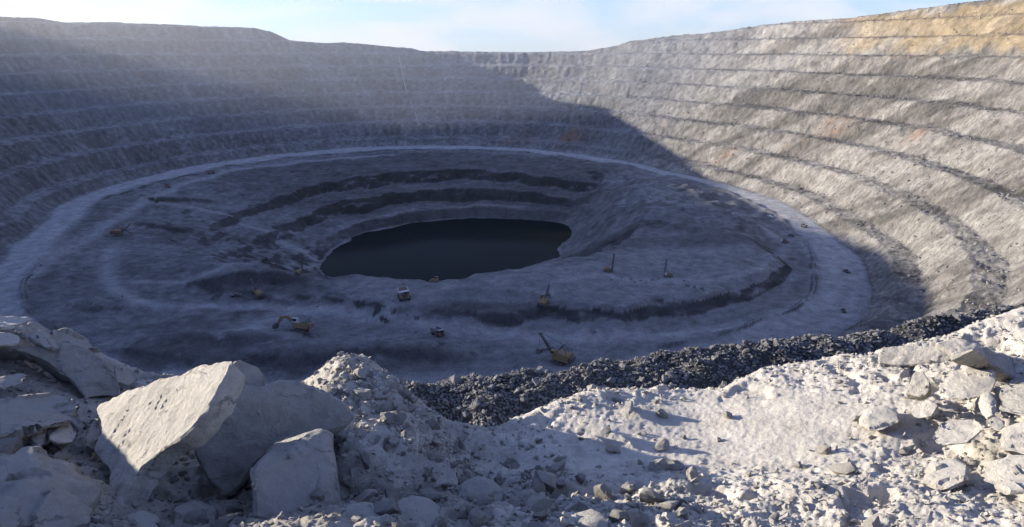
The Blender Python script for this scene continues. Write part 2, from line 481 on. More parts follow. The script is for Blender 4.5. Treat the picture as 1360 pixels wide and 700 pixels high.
# ------------------------------------------------------------------ the pit: one ground sheet out to the horizon
az = np.concatenate([np.arange(-180, -60, 2.0), np.arange(-60, -41, .6), np.arange(-41, 41, .088), np.arange(41, 60, .6), np.arange(60, 180, 2.0)])
rad = np.concatenate([[.5, 4, 9, 15, 21], np.arange(25, 75, .42), np.arange(75, 130, 2.5), np.arange(130, 380, 9.0), np.arange(380, 1000, 3.0),
                      np.arange(1000, 2120, 4.0), np.geomspace(2150, 12000, 30)])
AZ, RA = np.meshgrid(np.radians(az), rad)
X, Y = RA * np.sin(AZ), RA * np.cos(AZ)
xf, yf = X.ravel(), Y.ravel()
Zt, TH, S_, D_, PH, ZL, UB, RR = [q.reshape(X.shape) for q in terrain(xf, yf, True)]
# albedo of the ground: dust, fresh rock, oxidised layers, and painted berm shade
nz1 = fbm(xf / 120, yf / 120, 4, 201).reshape(X.shape)
nz2 = fbm(xf / 30, yf / 30, 4, 211, .6).reshape(X.shape)
nz3 = fbm(xf / 9, yf / 9, 3, 221, .6).reshape(X.shape)
gy = np.gradient(Zt, axis=0) / np.maximum(np.gradient(RA, axis=0), .01)
gx = np.gradient(Zt, axis=1) / np.maximum(np.gradient(AZ, axis=1) * RA, .01)
slope = np.hypot(gx, gy)
face = sstep(.45, 1.0, slope)
floor_m = (D_ <= 2)
base = .245 + .05 * nz1 + .07 * nz2 + .05 * nz3
nz4 = fbm(xf / 4.5, yf / 4.5, 2, 231, .6).reshape(X.shape)
wallc = (.26 + .05 * nz1 + .08 * nz2 + .09 * nz3 + .06 * nz4)
rill = perlin(np.radians(TH.ravel()) * 620 / 9, ZL.ravel() / 45, 241).reshape(X.shape)
wallc = wallc * (1 - .45 * face * sstep(45, 75, np.abs(TH)) * sstep(-.35, .3, .6 * rill + .7 * nz2 + .3 * nz3))
wallc = wallc * (1 + (.10 - .48 * sstep(62, 45, TH) * sstep(-80, -60, TH) * sstep(-.35, .35, nz1 + .6 * nz2)) * (1 - sstep(.15, .45, slope)))  # right wall berms darkened: broken dark rock plus berm shadow painted in
spurm = sstep(-40, -28, TH) * (1 - sstep(40, 52, TH))
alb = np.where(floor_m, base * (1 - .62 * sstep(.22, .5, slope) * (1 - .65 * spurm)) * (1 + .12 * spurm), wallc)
# haul road and compacted dust
road = floor_m * sstep(.86, .91, S_) * (1 - sstep(.985, 1.01, S_)) * (1 - sstep(-118, -98, -np.abs(TH)) * 0)
streak = np.interp(perlin(S_.ravel() * 46, TH.ravel() / 25, 303), [-.5, .5], [.92, 1.10]).reshape(X.shape)
alb = np.where(floor_m, alb * streak, alb)
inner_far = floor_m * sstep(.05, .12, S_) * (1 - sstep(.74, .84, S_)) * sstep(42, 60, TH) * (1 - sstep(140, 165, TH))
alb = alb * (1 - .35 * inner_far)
alb = alb * (1 - road) + (.54 * streak) * road
plat = floor_m * sstep(.36, .42, S_) * sstep(-112, -100, TH) * (1 - sstep(-44, -36, TH)) * (Zt > Z0 + 5.5)
alb = alb * (1 - .8 * plat) + .8 * plat * (.36 + .05 * nz2)
near_floor = floor_m * sstep(.58, .66, S_) * sstep(-112, -100, TH) * (1 - sstep(-44, -36, TH)) * (slope < .3)
alb = alb * (1 - .5 * near_floor) + .5 * near_floor * .35 * streak
# driven tracks
tracks = [([(265, 480), (300, 455), (345, 430), (400, 415), (470, 418), (560, 430), (660, 445), (760, 450), (900, 445), (1020, 430), (1095, 400), (1115, 360), (1080, 325)], 11, 0.50),
          ([(150, 330), (140, 350), (150, 385), (210, 410), (300, 408), (420, 408), (500, 420)], 8, 0.47),
          ([(0, 395), (60, 350), (120, 315), (180, 275), (230, 250), (300, 228), (400, 214), (520, 206)], 10, 0.46),
          ([(230, 250), (190, 262), (215, 270), (260, 276), (310, 290), (370, 320), (420, 345)], 6, 0.44),
          ([(740, 372), (800, 366), (880, 375), (960, 372), (1020, 355), (1045, 325), (1010, 300)], 7, 0.47),
          ([(860, 265), (930, 270), (985, 285), (1020, 275)], 6, 0.45),
          ([(170, 375), (260, 370), (330, 350), (420, 352)], 6, 0.43)]
fm = np.nonzero(floor_m & (RA > 380))
fx, fy = X[fm], Y[fm]
for pts, wdt, v in tracks:
    P3 = [hit(a, b_) for a, b_ in pts]
    best = np.full(fx.shape, 1e9)
    for a, b_ in zip(P3[:-1], P3[1:]):
        ex, ey = b_.x - a.x, b_.y - a.y
        t_ = np.clip(((fx - a.x) * ex + (fy - a.y) * ey) / (ex * ex + ey * ey + 1e-6), 0, 1)
        best = np.minimum(best, np.hypot(fx - a.x - t_ * ex, fy - a.y - t_ * ey))
    w_ = np.exp(-(best / wdt) ** 2) * .85 * (slope[fm] < .45)
    alb[fm] = alb[fm] * (1 - w_) + v * w_
# fresh dark rock left lying on the floor
for px, py, rx, ry, v in [(345, 380, 55, 17, .10), (235, 470, 60, 26, .12), (420, 490, 70, 20, .13), (700, 285, 160, 20, .15), (780, 262, 60, 12, .09),
                          (300, 455, 60, 12, .12), (560, 472, 40, 14, .14), (640, 405, 60, 10, .13), (930, 320, 90, 26, .15)]:
    p_ = hit(px, py)
    q = np.exp(-(((X - p_.x) / rx) ** 2 + ((Y - p_.y) / ry) ** 2) ** 1.5) * sstep(-.5, .2, nz2 + .35)
    q = np.where(floor_m, q, 0) * .8
    alb = alb * (1 - q) + v * q
alb = np.clip(alb, .05, .55)
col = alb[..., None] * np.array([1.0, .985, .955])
# warmer pale stone on the wall to the right, rusty patches, ochre weathered top
rightw = (1 - floor_m) * sstep(62, 35, TH) * sstep(-75, -50, TH)
col = col * (1 + rightw[..., None] * (np.array([1.30, 1.22, 1.10]) - 1))
band = fbm((TH.ravel() * 5 + ZL.ravel() * .9) / 34, ZL.ravel() / 210, 3, 401).reshape(X.shape)
pale = rightw * sstep(.12, .38, band + .25 * nz2)
col = col * (1 - .5 * pale[..., None]) + .5 * pale[..., None] * np.array([.48, .45, .395])
darkb = rightw * sstep(.15, .45, -band + .25 * nz2)
col = col * (1 - .4 * darkb[..., None])
spk = rightw * sstep(.30, .55, nz4 + .5 * nz3)
col = col * (1 - .45 * spk[..., None])
for px, py, rr in [(1115, 160, 26), (1228, 172, 20), (1062, 182, 18), (965, 205, 16), (760, 175, 40), (690, 185, 30)]:
    p_ = hit(px, py)
    q = np.exp(-((X - p_.x) ** 2 + (Y - p_.y) ** 2) / rr ** 2) * sstep(-.2, .3, nz2 + nz3 * .7) * .75
    col = col * (1 - q[..., None]) + q[..., None] * np.array([.30, .17, .10])
azd = np.degrees(AZ)
oxide = (1 - floor_m) * sstep(20, 31, azd + 6 * nz1) * sstep(-14, 6, Zt + 10 * nz2 + 8 * nz1) * (1 - sstep(62, 72, Zt + 6 * nz2 + (azd < 30) * 8)) * (RR > 500)
col = col * (1 - .75 * oxide[..., None]) + .75 * oxide[..., None] * (np.array([.40, .30, .17]) * (1 + .35 * nz2[..., None]))
# the bench just below is fresh dark blast rock
dk = (1 - sstep(80, 120, RR))
col = col * (1 - dk[..., None]) + dk[..., None] * (np.array([.14, .138, .135]) * (1 + .5 * nz3[..., None]))
V = np.stack([X, Y, Zt], -1).reshape(-1, 3)
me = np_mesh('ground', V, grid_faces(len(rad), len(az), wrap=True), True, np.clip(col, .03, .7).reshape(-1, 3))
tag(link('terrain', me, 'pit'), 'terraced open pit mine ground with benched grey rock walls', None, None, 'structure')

# water at the bottom
th_ = np.radians(np.arange(0, 360, 3.0))
rl = periodic(np.degrees(th_), LAKE) + 14
Vw = np.concatenate([[[CX, CY, -265.6]], np.stack([CX + rl * np.cos(th_), CY + rl * np.sin(th_), np.full(len(th_), -265.6)], -1)])
me = bpy.data.meshes.new('water'); nw = len(th_)
me.from_pydata([tuple(v) for v in Vw], [], [(0, 1 + i, 1 + (i + 1) % nw) for i in range(nw)])
tag(link('water', me, 'water'), 'still dark pond on the pit floor', None, None, 'structure')

# ------------------------------------------------------------------ the rubble mound the viewpoint stands on
ctrl_px = [(-150, 720, 3.0), (0, 700, 3.25), (200, 700, 3.4), (160, 640, 4.05), (180, 680, 3.6), (400, 700, 3.0), (560, 700, 3.1), (680, 700, 3.2), (900, 700, 3.4), (1150, 700, 3.8), (1360, 700, 4.2), (1500, 700, 4.3),
           (0, 600, 4.45), (100, 600, 4.6), (0, 540, 5.25), (100, 540, 5.4), (0, 485, 6.0), (100, 492, 6.15), (180, 505, 6.0),
           (0, 430, 6.8), (60, 437, 6.8), (140, 475, 6.6), (195, 500, 6.3), (-150, 410, 7.0), (-150, 560, 4.4),
           (240, 660, 4.1), (250, 560, 5.0), (320, 650, 4.15), (330, 560, 5.2), (400, 540, 5.2), (420, 660, 3.9),
           (435, 505, 5.1), (460, 480, 5.35), (490, 482, 5.45), (520, 512, 5.4), (560, 547, 5.3), (600, 579, 5.15), (636, 612, 4.85),
           (500, 580, 4.75), (560, 620, 4.5), (500, 640, 4.15), (600, 650, 4.1), (560, 668, 3.75), (640, 640, 4.35),
           (665, 578, 5.25), (720, 550, 5.65), (770, 530, 5.95), (800, 523, 6.1), (840, 530, 6.1), (880, 516, 6.45), (910, 528, 6.35), (960, 528, 6.4), (1010, 498, 6.9), (1060, 491, 7.05),
           (1110, 478, 7.3), (1165, 470, 7.5), (1250, 452, 8.0), (1300, 432, 8.4), (1360, 413, 8.8), (1460, 385, 9.4),
           (760, 600, 4.95), (900, 600, 5.15), (1050, 610, 5.15), (1200, 610, 5.3), (1360, 610, 5.5), (1060, 535, 6.15), (1140, 520, 6.5), (1200, 525, 6.4), (1360, 515, 6.75),
           (640, 610, 4.9), (760, 655, 4.0), (900, 655, 4.15), (1120, 660, 4.3)]
CT = [tuple(at_r(*c)) for c in ctrl_px]
CT += [(0, 1.5, -2.15), (0, -3, -2.1), (5, -3, -2.0), (-5, -3, -1.9), (-6.2, 3.2, -.65), (-6.3, 4.7, -1.5), (-5.9, 1.5, -.8), (8, 2, -1.7), (9.5, 6, -1.9), (-8, -3, -1.6)]  # the rise at left, out of view, is shaped to shade the foreground
CT = np.array(CT)

def _tps(r2):
    return np.where(r2 > 1e-9, .5 * r2 * np.log(np.maximum(r2, 1e-9)), 0)
_n = len(CT)
_K = _tps((CT[:, None, 0] - CT[None, :, 0]) ** 2 + (CT[:, None, 1] - CT[None, :, 1]) ** 2) + np.eye(_n) * .02
_P = np.concatenate([np.ones((_n, 1)), CT[:, :2]], 1)
_A = np.zeros((_n + 3, _n + 3)); _A[:_n, :_n] = _K; _A[:_n, _n:] = _P; _A[_n:, :_n] = _P.T
_W = np.linalg.solve(_A, np.concatenate([CT[:, 2], np.zeros(3)]))

crest_px = [(-420, 400, 9.0), (-200, 410, 8.4), (0, 430, 6.8), (60, 437, 6.8), (140, 475, 6.6), (195, 500, 6.3), (250, 520, 5.9), (330, 530, 5.5), (400, 520, 5.35), (435, 505, 5.3), (460, 480, 5.4), (490, 482, 5.45), (520, 512, 5.4),
            (560, 547, 5.3), (600, 579, 5.2), (665, 578, 5.25), (720, 550, 5.65), (770, 530, 5.95), (800, 523, 6.1), (840, 530, 6.15), (880, 516, 6.45), (910, 528, 6.4), (960, 528, 6.45), (1010, 498, 6.9),
            (1060, 491, 7.05), (1110, 478, 7.3), (1165, 470, 7.5), (1250, 452, 8.0), (1300, 432, 8.4), (1360, 413, 8.8), (1460, 385, 9.4)]
c_az = [math.degrees(math.atan2(ray(a, b_)[0], ray(a, b_)[1])) for a, b_, r_ in crest_px]
c_r = [r_ for a, b_, r_ in crest_px]

def tps(x, y):
    z = _W[_n] + _W[_n + 1] * x + _W[_n + 2] * y
    for i in range(_n):
        z = z + _W[i] * _tps((x - CT[i, 0]) ** 2 + (y - CT[i, 1]) ** 2)
    return z

def mound(x, y, full=False):
    r = np.hypot(x, y) + 1e-6
    a = np.degrees(np.arctan2(x, y))
    rc = np.interp(a, c_az, c_r)
    side = sstep(60, 110, np.abs(a))
    rc = rc * (1 - side) + 9.0 * side
    over = np.maximum(r - rc, 0)
    k = np.minimum(1, rc / r)
    z = tps(x * k, y * k)
    z = z - np.where(over < .5, over * over * .9, .225 + (over - .5) * .95)
    # how loose and cloddy the surface is: smooth dust on the sunlit shoulder, broken rubble elsewhere
    smooth = np.exp(-((x - 2.2) / 1.0) ** 2 - ((y - 5.5) / 1.3) ** 2) + .9 * np.exp(-((x - .9) / 1.0) ** 2 - ((y - 5.4) / .8) ** 2)
    loose = np.clip(.85 - .85 * smooth + fbm(x * .9, y * .9, 2, 501) * .3, .05, 1.15)
    z = z + fbm(x * 1.1, y * 1.1, 3, 511) * .045 * (.4 + loose)
    c1 = cells(x * 4.2, y * 4.2, 521); c2 = cells(x * 10 + c1, y * 10, 522); c3 = cells(x * 23, y * 23 + c2, 523)
    z = z + loose * ((.42 - np.minimum(c1, .8)) * .045 + (.42 - np.minimum(c2, .8)) * .030) + (.3 + .7 * loose) * (.42 - np.minimum(c3, .8)) * .020
    z = z + fbm(x * 14, y * 14, 3, 531, .6) * .012 * (.35 + loose)
    pit_ = sstep(.25, .6, fbm(x * 2.1 + 3, y * 2.1, 3, 541)) * loose
    z = z - pit_ * .10
    if full:
        return z, loose, c1, c2, pit_
    return z

maz = np.concatenate([np.arange(-180, -75, 5.0), np.arange(-75, -42, .8), np.arange(-42, 42, .105), np.arange(42, 75, .8), np.arange(75, 180, 5.0)])
mrad = np.concatenate([[.25, .7, 1.2, 1.7, 2.1], np.geomspace(2.3, 9.6, 300), np.arange(9.9, 26, .6)])
AZ, RA = np.meshgrid(np.radians(maz), mrad)
X, Y = RA * np.sin(AZ), RA * np.cos(AZ)
Zm, LO, C1, C2, PT = mound(X, Y, True)
n1 = fbm(X * .8, Y * .8, 4, 551); n2_ = fbm(X * 6, Y * 6, 3, 561, .6)
ad = np.degrees(AZ)
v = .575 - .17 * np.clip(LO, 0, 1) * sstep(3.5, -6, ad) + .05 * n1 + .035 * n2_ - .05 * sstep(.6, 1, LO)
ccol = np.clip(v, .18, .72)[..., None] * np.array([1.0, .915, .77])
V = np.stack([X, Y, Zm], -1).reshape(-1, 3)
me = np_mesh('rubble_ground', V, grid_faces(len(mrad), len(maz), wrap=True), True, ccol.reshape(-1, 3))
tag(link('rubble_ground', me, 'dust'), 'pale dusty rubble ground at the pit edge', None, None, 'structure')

def fg_hit(px, py):
    d = ray(px, py); d = d / math.hypot(d[0], d[1])
    t = np.linspace(2.0, 11.0, 1400)
    zz = mound(d[0] * t, d[1] * t)
    b_ = np.nonzero(zz >= d[2] * t)[0]
    i = b_[0] if len(b_) else 1399
    return Vector((d[0] * t[i], d[1] * t[i], float(zz[i])))

from mathutils import noise as mnoise

def finish_rock(bm, max_len, rough, bevel, seed, layers=0.0, passes=6, sharp=32):
    if bevel > 0:
        es = [e for e in bm.edges if len(e.link_faces) == 2 and e.calc_face_angle(0) > .3]
        bmesh.ops.bevel(bm, geom=es, offset=bevel, segments=1, profile=.5, affect='EDGES', clamp_overlap=True)
    bmesh.ops.triangulate(bm, faces=bm.faces[:])
    for _ in range(passes):
        le = [e for e in bm.edges if e.calc_length() > max_len]
        if not le: break
        bmesh.ops.subdivide_edges(bm, edges=le, cuts=1, use_grid_fill=False)
        bmesh.ops.triangulate(bm, faces=[f for f in bm.faces if len(f.verts) > 3])
    bm.normal_update()
    off = Vector((seed * 3.17, seed * 1.31, seed * .77))
    moves = []
    for vv in bm.verts:
        p = vv.co + off
        h = mnoise.fractal(p * (1.6 / min(max(rough * 12, .05), .3)), .9, 2.1, 5) * .5
        h += .8 * mnoise.fractal(p * (.5 / min(max(rough * 12, .05), .3)), 1.0, 2.0, 3) * .6
        fr = mnoise.fractal(p * (.34 / min(max(rough * 12, .05), .3)) + Vector((7, 3, 1)), .8, 2.2, 3)
        h += 1.5 * (math.floor(fr * 3.2) / 3.2)
        c = mnoise.voronoi(p * (1.0 / min(max(rough * 9, .04), .25)))[0][0]
        h -= max(0, .22 - c) * 1.6
        if layers: h += layers * math.sin((p.z * .8 + p.x * .25) * 60 + 5 * mnoise.noise(p * 4)) * .4
        moves.append(vv.normal * h * rough)
    for vv, mv in zip(bm.verts, moves): vv.co += mv
    for f in bm.faces: f.smooth = True

def to_mesh(bm, name, sharp=32):
    me = bpy.data.meshes.new(name); bm.to_mesh(me); bm.free()
    me.set_sharp_from_angle(angle=R(sharp))
    return me

def place_mesh(bm, name, mat, label, cat, group=None, sharp=34):
    """recentre on the underside so that the origin lies where the rock rests"""
    lo = Vector((sum(v_.co.x for v_ in bm.verts) / len(bm.verts), sum(v_.co.y for v_ in bm.verts) / len(bm.verts), min(v_.co.z for v_ in bm.verts)))
    for v_ in bm.verts: v_.co -= lo
    o = link(name, to_mesh(bm, name, sharp), mat); o.location = lo
    return tag(o, label, cat, group)

def slab(name, outline, anchor, normal, thick, mat, label, cat='rock', rough=.018, bevel=.02, taper=.9, max_len=.028, seed=1, lean=(0, 0, 0)):
    n_ = Vector(normal).normalized(); p0 = Vector(at_r(*anchor))
    bm = bmesh.new(); top = []
    rnd = random.Random(seed)
    for px, py in outline:
        d = Vector(ray(px, py)); t = p0.dot(n_) / d.dot(n_)
        top.append(d * t + n_ * rnd.uniform(-.012, .012))
    c = sum(top, Vector()) / len(top)
    bot = [c + (q - c) * taper - n_ * thick * rnd.uniform(.85, 1.1) + Vector(lean) for q in top]
    tv = [bm.verts.new(q) for q in top]; bv = [bm.verts.new(q) for q in bot]
    k = len(tv)
    bm.faces.new(tv); bm.faces.new(bv[::-1])
    for i in range(k): bm.faces.new((tv[i], bv[i], bv[(i + 1) % k], tv[(i + 1) % k]))
    bmesh.ops.recalc_face_normals(bm, faces=bm.faces[:])
    finish_rock(bm, max_len, rough, bevel, seed)
    return place_mesh(bm, name, mat, label, cat)

def block(name, pts, mat, label, cat='rock', rough=.02, bevel=.02, max_len=.028, seed=1, group=None):
    bm = bmesh.new()
    for p in pts: bm.verts.new(Vector(at_r(*p)))
    r_ = bmesh.ops.convex_hull(bm, input=bm.verts[:])
    bmesh.ops.delete(bm, geom=list({g for g in r_['geom_interior'] + r_['geom_unused'] if isinstance(g, bmesh.types.BMVert)}), context='VERTS')
    bmesh.ops.recalc_face_normals(bm, faces=bm.faces[:])
    finish_rock(bm, max_len, rough, bevel, seed)
    return place_mesh(bm, name, mat, label, cat, group)

# --- the big blocks, left to right
slab('rock_slab', [(128, 541), (165, 520), (215, 501), (240, 494), (268, 481), (308, 476), (299, 502), (284, 532), (262, 562), (240, 583), (209, 598), (184, 622), (160, 660), (147, 690), (139, 655), (140, 628), (127, 600), (138, 570)],
     (212, 555, 3.95), (-.62, -.42, .66), .15, 'pale', 'large sunlit pale slab with a sharp upper corner, tilted against its neighbour', seed=11, rough=.016, bevel=.014, max_len=.028, taper=.93)
slab('rock_slab', [(288, 520), (318, 507), (350, 510), (372, 499), (396, 500), (425, 517), (458, 534), (472, 552), (458, 570), (425, 576), (372, 592), (338, 618), (322, 645), (302, 662), (276, 640), (255, 600), (262, 560)],
     (370, 555, 4.25), (.30, -.74, .60), .45, 'grey', 'broad shaded grey slab leaning between the sunlit slab and the rubble heap', seed=12, rough=.02, taper=.85)
block('rock_block', [(328, 622, 3.55), (342, 604, 3.7), (428, 571, 3.85), (441, 578, 3.8), (447, 640, 3.55), (452, 668, 3.5), (456, 700, 3.4), (396, 712, 3.3), (334, 690, 3.4),
                     (365, 588, 4.1), (440, 572, 4.1), (455, 700, 3.9), (345, 690, 3.9)], 'grey', 'squarish grey block with a flat front, standing below the broad shaded slab', seed=13, rough=.018, bevel=.025)
block('rock', [(305, 482, 4.55), (318, 474, 4.6), (338, 482, 4.65), (352, 500, 4.6), (350, 525, 4.5), (312, 530, 4.4), (300, 510, 4.4), (330, 500, 4.9)], 'grey', 'crumbly grey rock peeping out behind the top corner of the sunlit slab', seed=14, rough=.03, bevel=.015, max_len=.03)
slab('rock_slab', [(-30, 452), (20, 458), (70, 450), (112, 457), (140, 478), (158, 505), (165, 528), (112, 530), (92, 505), (58, 482), (22, 464), (-30, 458)],
     (100, 490, 5.7), (.42, -.66, .62), .30, 'grey', 'long shaded grey slab overhanging a dark hollow at the left edge', seed=15, rough=.022, max_len=.028)
block('rock', [(-40, 420, 6.3), (0, 418, 6.3), (42, 417, 6.3), (50, 424, 6.25), (20, 436, 6.0), (-40, 440, 6.0), (30, 432, 6.6), (-40, 432, 6.8)], 'pale', 'flat pale rock with a sunlit top, highest on the crag at the left edge', seed=16, rough=.015, max_len=.028)
block('rock', [(-40, 442, 5.9), (10, 440, 5.9), (32, 446, 5.85), (28, 458, 5.75), (-40, 464, 5.7), (10, 446, 6.1), (-40, 450, 6.2)], 'pale', 'small pale rock with a sunlit edge under the topmost flat rock of the crag', seed=17, rough=.015, max_len=.028)
block('rock', [(34, 448, 5.9), (48, 438, 6.0), (90, 436, 6.2), (120, 448, 6.2), (140, 470, 6.0), (100, 470, 5.8), (60, 462, 5.75), (90, 448, 6.5)], 'grey', 'rough grey lump crowning the crag beside the flat sunlit rock', seed=18, rough=.05, bevel=.02, max_len=.028)
block('rock', [(148, 484, 5.9), (165, 478, 6.0), (184, 488, 6.0), (188, 505, 5.9), (172, 515, 5.7), (152, 508, 5.7), (165, 492, 6.3)], 'grey', 'rounded grey rock at the foot of the crag, nearest the sunlit slab', seed=19, rough=.03, max_len=.028)
block('rock', [(-30, 508, 5.30), (10, 494, 5.40), (30, 491, 5.45), (46, 500, 5.40), (36, 510, 5.25), (0, 520, 5.15), (15, 505, 5.70)], 'grey', 'narrow wedge of grey rock lying in the dark hollow under the crag', seed=20, rough=.02, max_len=.028)
block('rock', [(-40, 560, 4.70), (-20, 530, 4.95), (30, 522, 5.10), (75, 520, 5.10), (106, 530, 5.00), (110, 545, 4.85), (95, 560, 4.70), (30, 572, 4.55), (-40, 590, 4.40), (40, 540, 5.40), (-40, 560, 5.30)], 'grey', 'wide low shaded boulder below the hollow at the left edge', seed=21, rough=.035, max_len=.028)
block('rock', [(62, 572, 4.68), (80, 557, 4.78), (98, 558, 4.76), (107, 572, 4.63), (98, 588, 4.48), (78, 590, 4.48), (64, 584, 4.50), (80, 600, 4.68), (85, 570, 4.98)], 'pale', 'small pale angular rock resting beside the left end of the sunlit slab', seed=22, rough=.012, max_len=.03)
block('rock', [(36, 584, 4.58), (44, 566, 4.70), (60, 562, 4.73), (66, 574, 4.63), (62, 592, 4.48), (48, 596, 4.46), (50, 606, 4.68), (55, 575, 4.88)], 'grey', 'upright grey stone leaning on the small pale angular rock', seed=23, rough=.02, max_len=.03)
block('rock', [(110, 568, 4.60), (118, 556, 4.70), (136, 550, 4.70), (136, 575, 4.55), (130, 600, 4.45), (110, 592, 4.45), (118, 612, 4.60), (120, 570, 4.85)], 'grey', 'crumbling knob of grey rock at the left tip of the sunlit slab', seed=24, rough=.04, bevel=.012, max_len=.025)
block('rock', [(-40, 640, 3.7), (-20, 600, 4.0), (40, 596, 4.0), (95, 606, 3.95), (122, 628, 3.8), (132, 660, 3.55), (120, 700, 3.3), (60, 720, 3.2), (-40, 720, 3.2), (50, 640, 3.55), (30, 655, 3.45), (60, 630, 4.3)], 'grey', 'big rough shaded boulder filling the lower left corner', seed=25, rough=.06, bevel=.03, max_len=.028)
# --- rubble heap right of the slabs
block('boulder', [(422, 540, 4.75), (425, 508, 5.0), (442, 486, 5.1), (462, 476, 5.15), (486, 479, 5.2), (506, 500, 5.15), (520, 520, 5.1), (560, 548, 5.0), (598, 580, 4.85), (640, 608, 4.6), (632, 632, 4.35), (590, 652, 4.1), (520, 655, 4.05),
                  (468, 640, 4.1), (592, 690, 4.3), (520, 692, 4.3), (465, 680, 4.35), (645, 655, 4.55), (452, 600, 4.3), (500, 560, 4.55), (540, 600, 4.3), (480, 520, 5.6), (560, 590, 5.4)], 'pale', 'large rubble covered boulder rising to a rough peak right of the shaded slabs', seed=26, rough=.085, bevel=.03, max_len=.028)
# --- sunlit slope, right
slab('rock_slab', [(1166, 468), (1172, 458), (1215, 457), (1248, 462), (1275, 472), (1262, 480), (1225, 484), (1196, 486), (1166, 482)], (1215, 472, 7.25), (-.30, -.62, .80), .10, 'pale', 'thin flat pale slab jutting over a dark gap on the sunlit slope', seed=31, rough=.012, bevel=.012, max_len=.028)
slab('rock_slab', [(1296, 462), (1310, 457), (1345, 474), (1385, 490), (1390, 520), (1350, 505), (1322, 485)], (1335, 480, 6.9), (.70, -.42, .50), .20, 'grey', 'steep slab with a shaded blue face at the right edge', seed=32, rough=.015, max_len=.028)
slab('rock_slab', [(1240, 455), (1268, 447), (1300, 455), (1312, 470), (1330, 485), (1300, 486), (1268, 474)], (1285, 468, 7.35), (-.2, -.5, .9), .14, 'pale', 'tilted pale slab between the thin flat slab and the steep shaded one', seed=33, rough=.015, max_len=.028)
block('rock', [(1242, 512, 6.05), (1252, 496, 6.2), (1285, 488, 6.35), (1320, 492, 6.35), (1326, 508, 6.2), (1318, 524, 6.0), (1290, 533, 5.85), (1258, 530, 5.85), (1290, 505, 6.6)], 'pale', 'rounded pale boulder below the tilted slab on the sunlit slope', seed=34, rough=.02, max_len=.028)
slab('rock_slab', [(1200, 524), (1212, 494), (1226, 490), (1236, 506), (1236, 522), (1222, 528)], (1218, 510, 6.15), (-.5, -.6, .6), .14, 'pale', 'upright pale flake left of the rounded boulder on the slope', seed=35, rough=.012, bevel=.012, max_len=.028)
block('rock', [(1296, 540, 5.75), (1300, 520, 5.9), (1316, 517, 5.95), (1326, 530, 5.85), (1322, 552, 5.6), (1308, 560, 5.55), (1310, 535, 6.1)], 'pale', 'small pale rock wedged under the rounded boulder on the slope', seed=36, rough=.015, max_len=.03)
block('rock', [(1320, 545, 5.7), (1326, 512, 6.0), (1350, 502, 6.1), (1390, 500, 6.1), (1400, 548, 5.6), (1360, 556, 5.5), (1350, 520, 6.5)], 'grey', 'dark sided boulder at the right edge next to the rounded pale boulder', seed=37, rough=.025, max_len=.028)
block('rock', [(1232, 580, 5.3), (1246, 554, 5.55), (1275, 546, 5.65), (1304, 552, 5.6), (1312, 570, 5.4), (1290, 590, 5.2), (1250, 594, 5.15), (1275, 565, 5.9)], 'pale', 'broad pale rock with a cracked lower edge, in the middle of the right slope', seed=38, rough=.03, max_len=.028)
block('rock', [(1308, 562, 5.45), (1318, 550, 5.55), (1336, 556, 5.5), (1338, 568, 5.4), (1322, 574, 5.3), (1322, 560, 5.7)], 'grey', 'little grey stone tucked beneath the dark sided boulder', seed=39, rough=.015, max_len=.03)
block('rock', [(1300, 640, 4.75), (1310, 612, 4.95), (1340, 602, 5.05), (1390, 605, 5.05), (1390, 650, 4.6), (1340, 655, 4.55), (1345, 625, 5.3)], 'pale', 'chunky pale rock near the lower right corner', seed=40, rough=.04, max_len=.028)
block('rock', [(1060, 655, 4.3), (1068, 640, 4.4), (1088, 636, 4.45), (1104, 650, 4.35), (1098, 668, 4.2), (1074, 672, 4.15), (1085, 650, 4.6)], 'pale', 'pale cobble low on the sunlit slope beside the hollow', seed=41, rough=.02, max_len=.03)
block('rock', [(793, 580, 5.15), (800, 568, 5.25), (810, 564, 5.3), (813, 572, 5.2), (806, 582, 5.1), (803, 570, 5.4)], 'dark', 'small dark upright stone alone on the smooth pale dust', seed=42, rough=.012, bevel=.006, max_len=.02)
block('rock', [(765, 576, 5.2), (772, 568, 5.28), (778, 572, 5.25), (772, 580, 5.15), (770, 572, 5.35)], 'dark', 'tiny dark stone left of the upright one on the pale dust', seed=43, rough=.01, bevel=.005, max_len=.02)
block('rock', [(826, 546, 5.75), (832, 533, 5.9), (840, 532, 5.9), (842, 543, 5.8), (835, 552, 5.65), (834, 540, 6.0)], 'grey', 'grey stone standing just below the crest of the pale dust', seed=44, rough=.012, bevel=.006, max_len=.02)
block('rock', [(1140, 560, 5.75), (1150, 545, 5.85), (1172, 540, 5.95), (1192, 548, 5.9), (1196, 562, 5.75), (1170, 574, 5.6), (1150, 572, 5.6), (1170, 560, 6.2)], 'pale', 'low pale rock half buried left of the broad cracked one', seed=60, rough=.03, max_len=.028)
block('rock', [(1205, 548, 5.85), (1214, 534, 6.0), (1236, 530, 6.05), (1248, 540, 5.95), (1240, 554, 5.8), (1216, 558, 5.75), (1228, 545, 6.3)], 'pale', 'angular pale rock between the upright flake and the broad cracked rock', seed=61, rough=.025, max_len=.028)
block('rock', [(1330, 596, 5.15), (1338, 572, 5.4), (1362, 566, 5.45), (1392, 570, 5.45), (1395, 600, 5.1), (1360, 606, 5.05), (1362, 585, 5.7)], 'pale', 'pale block at the right edge under the dark sided boulder', seed=62, rough=.03, max_len=.028)
block('rock', [(1228, 640, 4.7), (1238, 618, 4.9), (1262, 610, 5.0), (1286, 620, 4.9), (1284, 640, 4.7), (1258, 652, 4.6), (1258, 632, 5.2)], 'pale', 'rough pale rock left of the chunky one near the lower right corner', seed=63, rough=.035, max_len=.028)
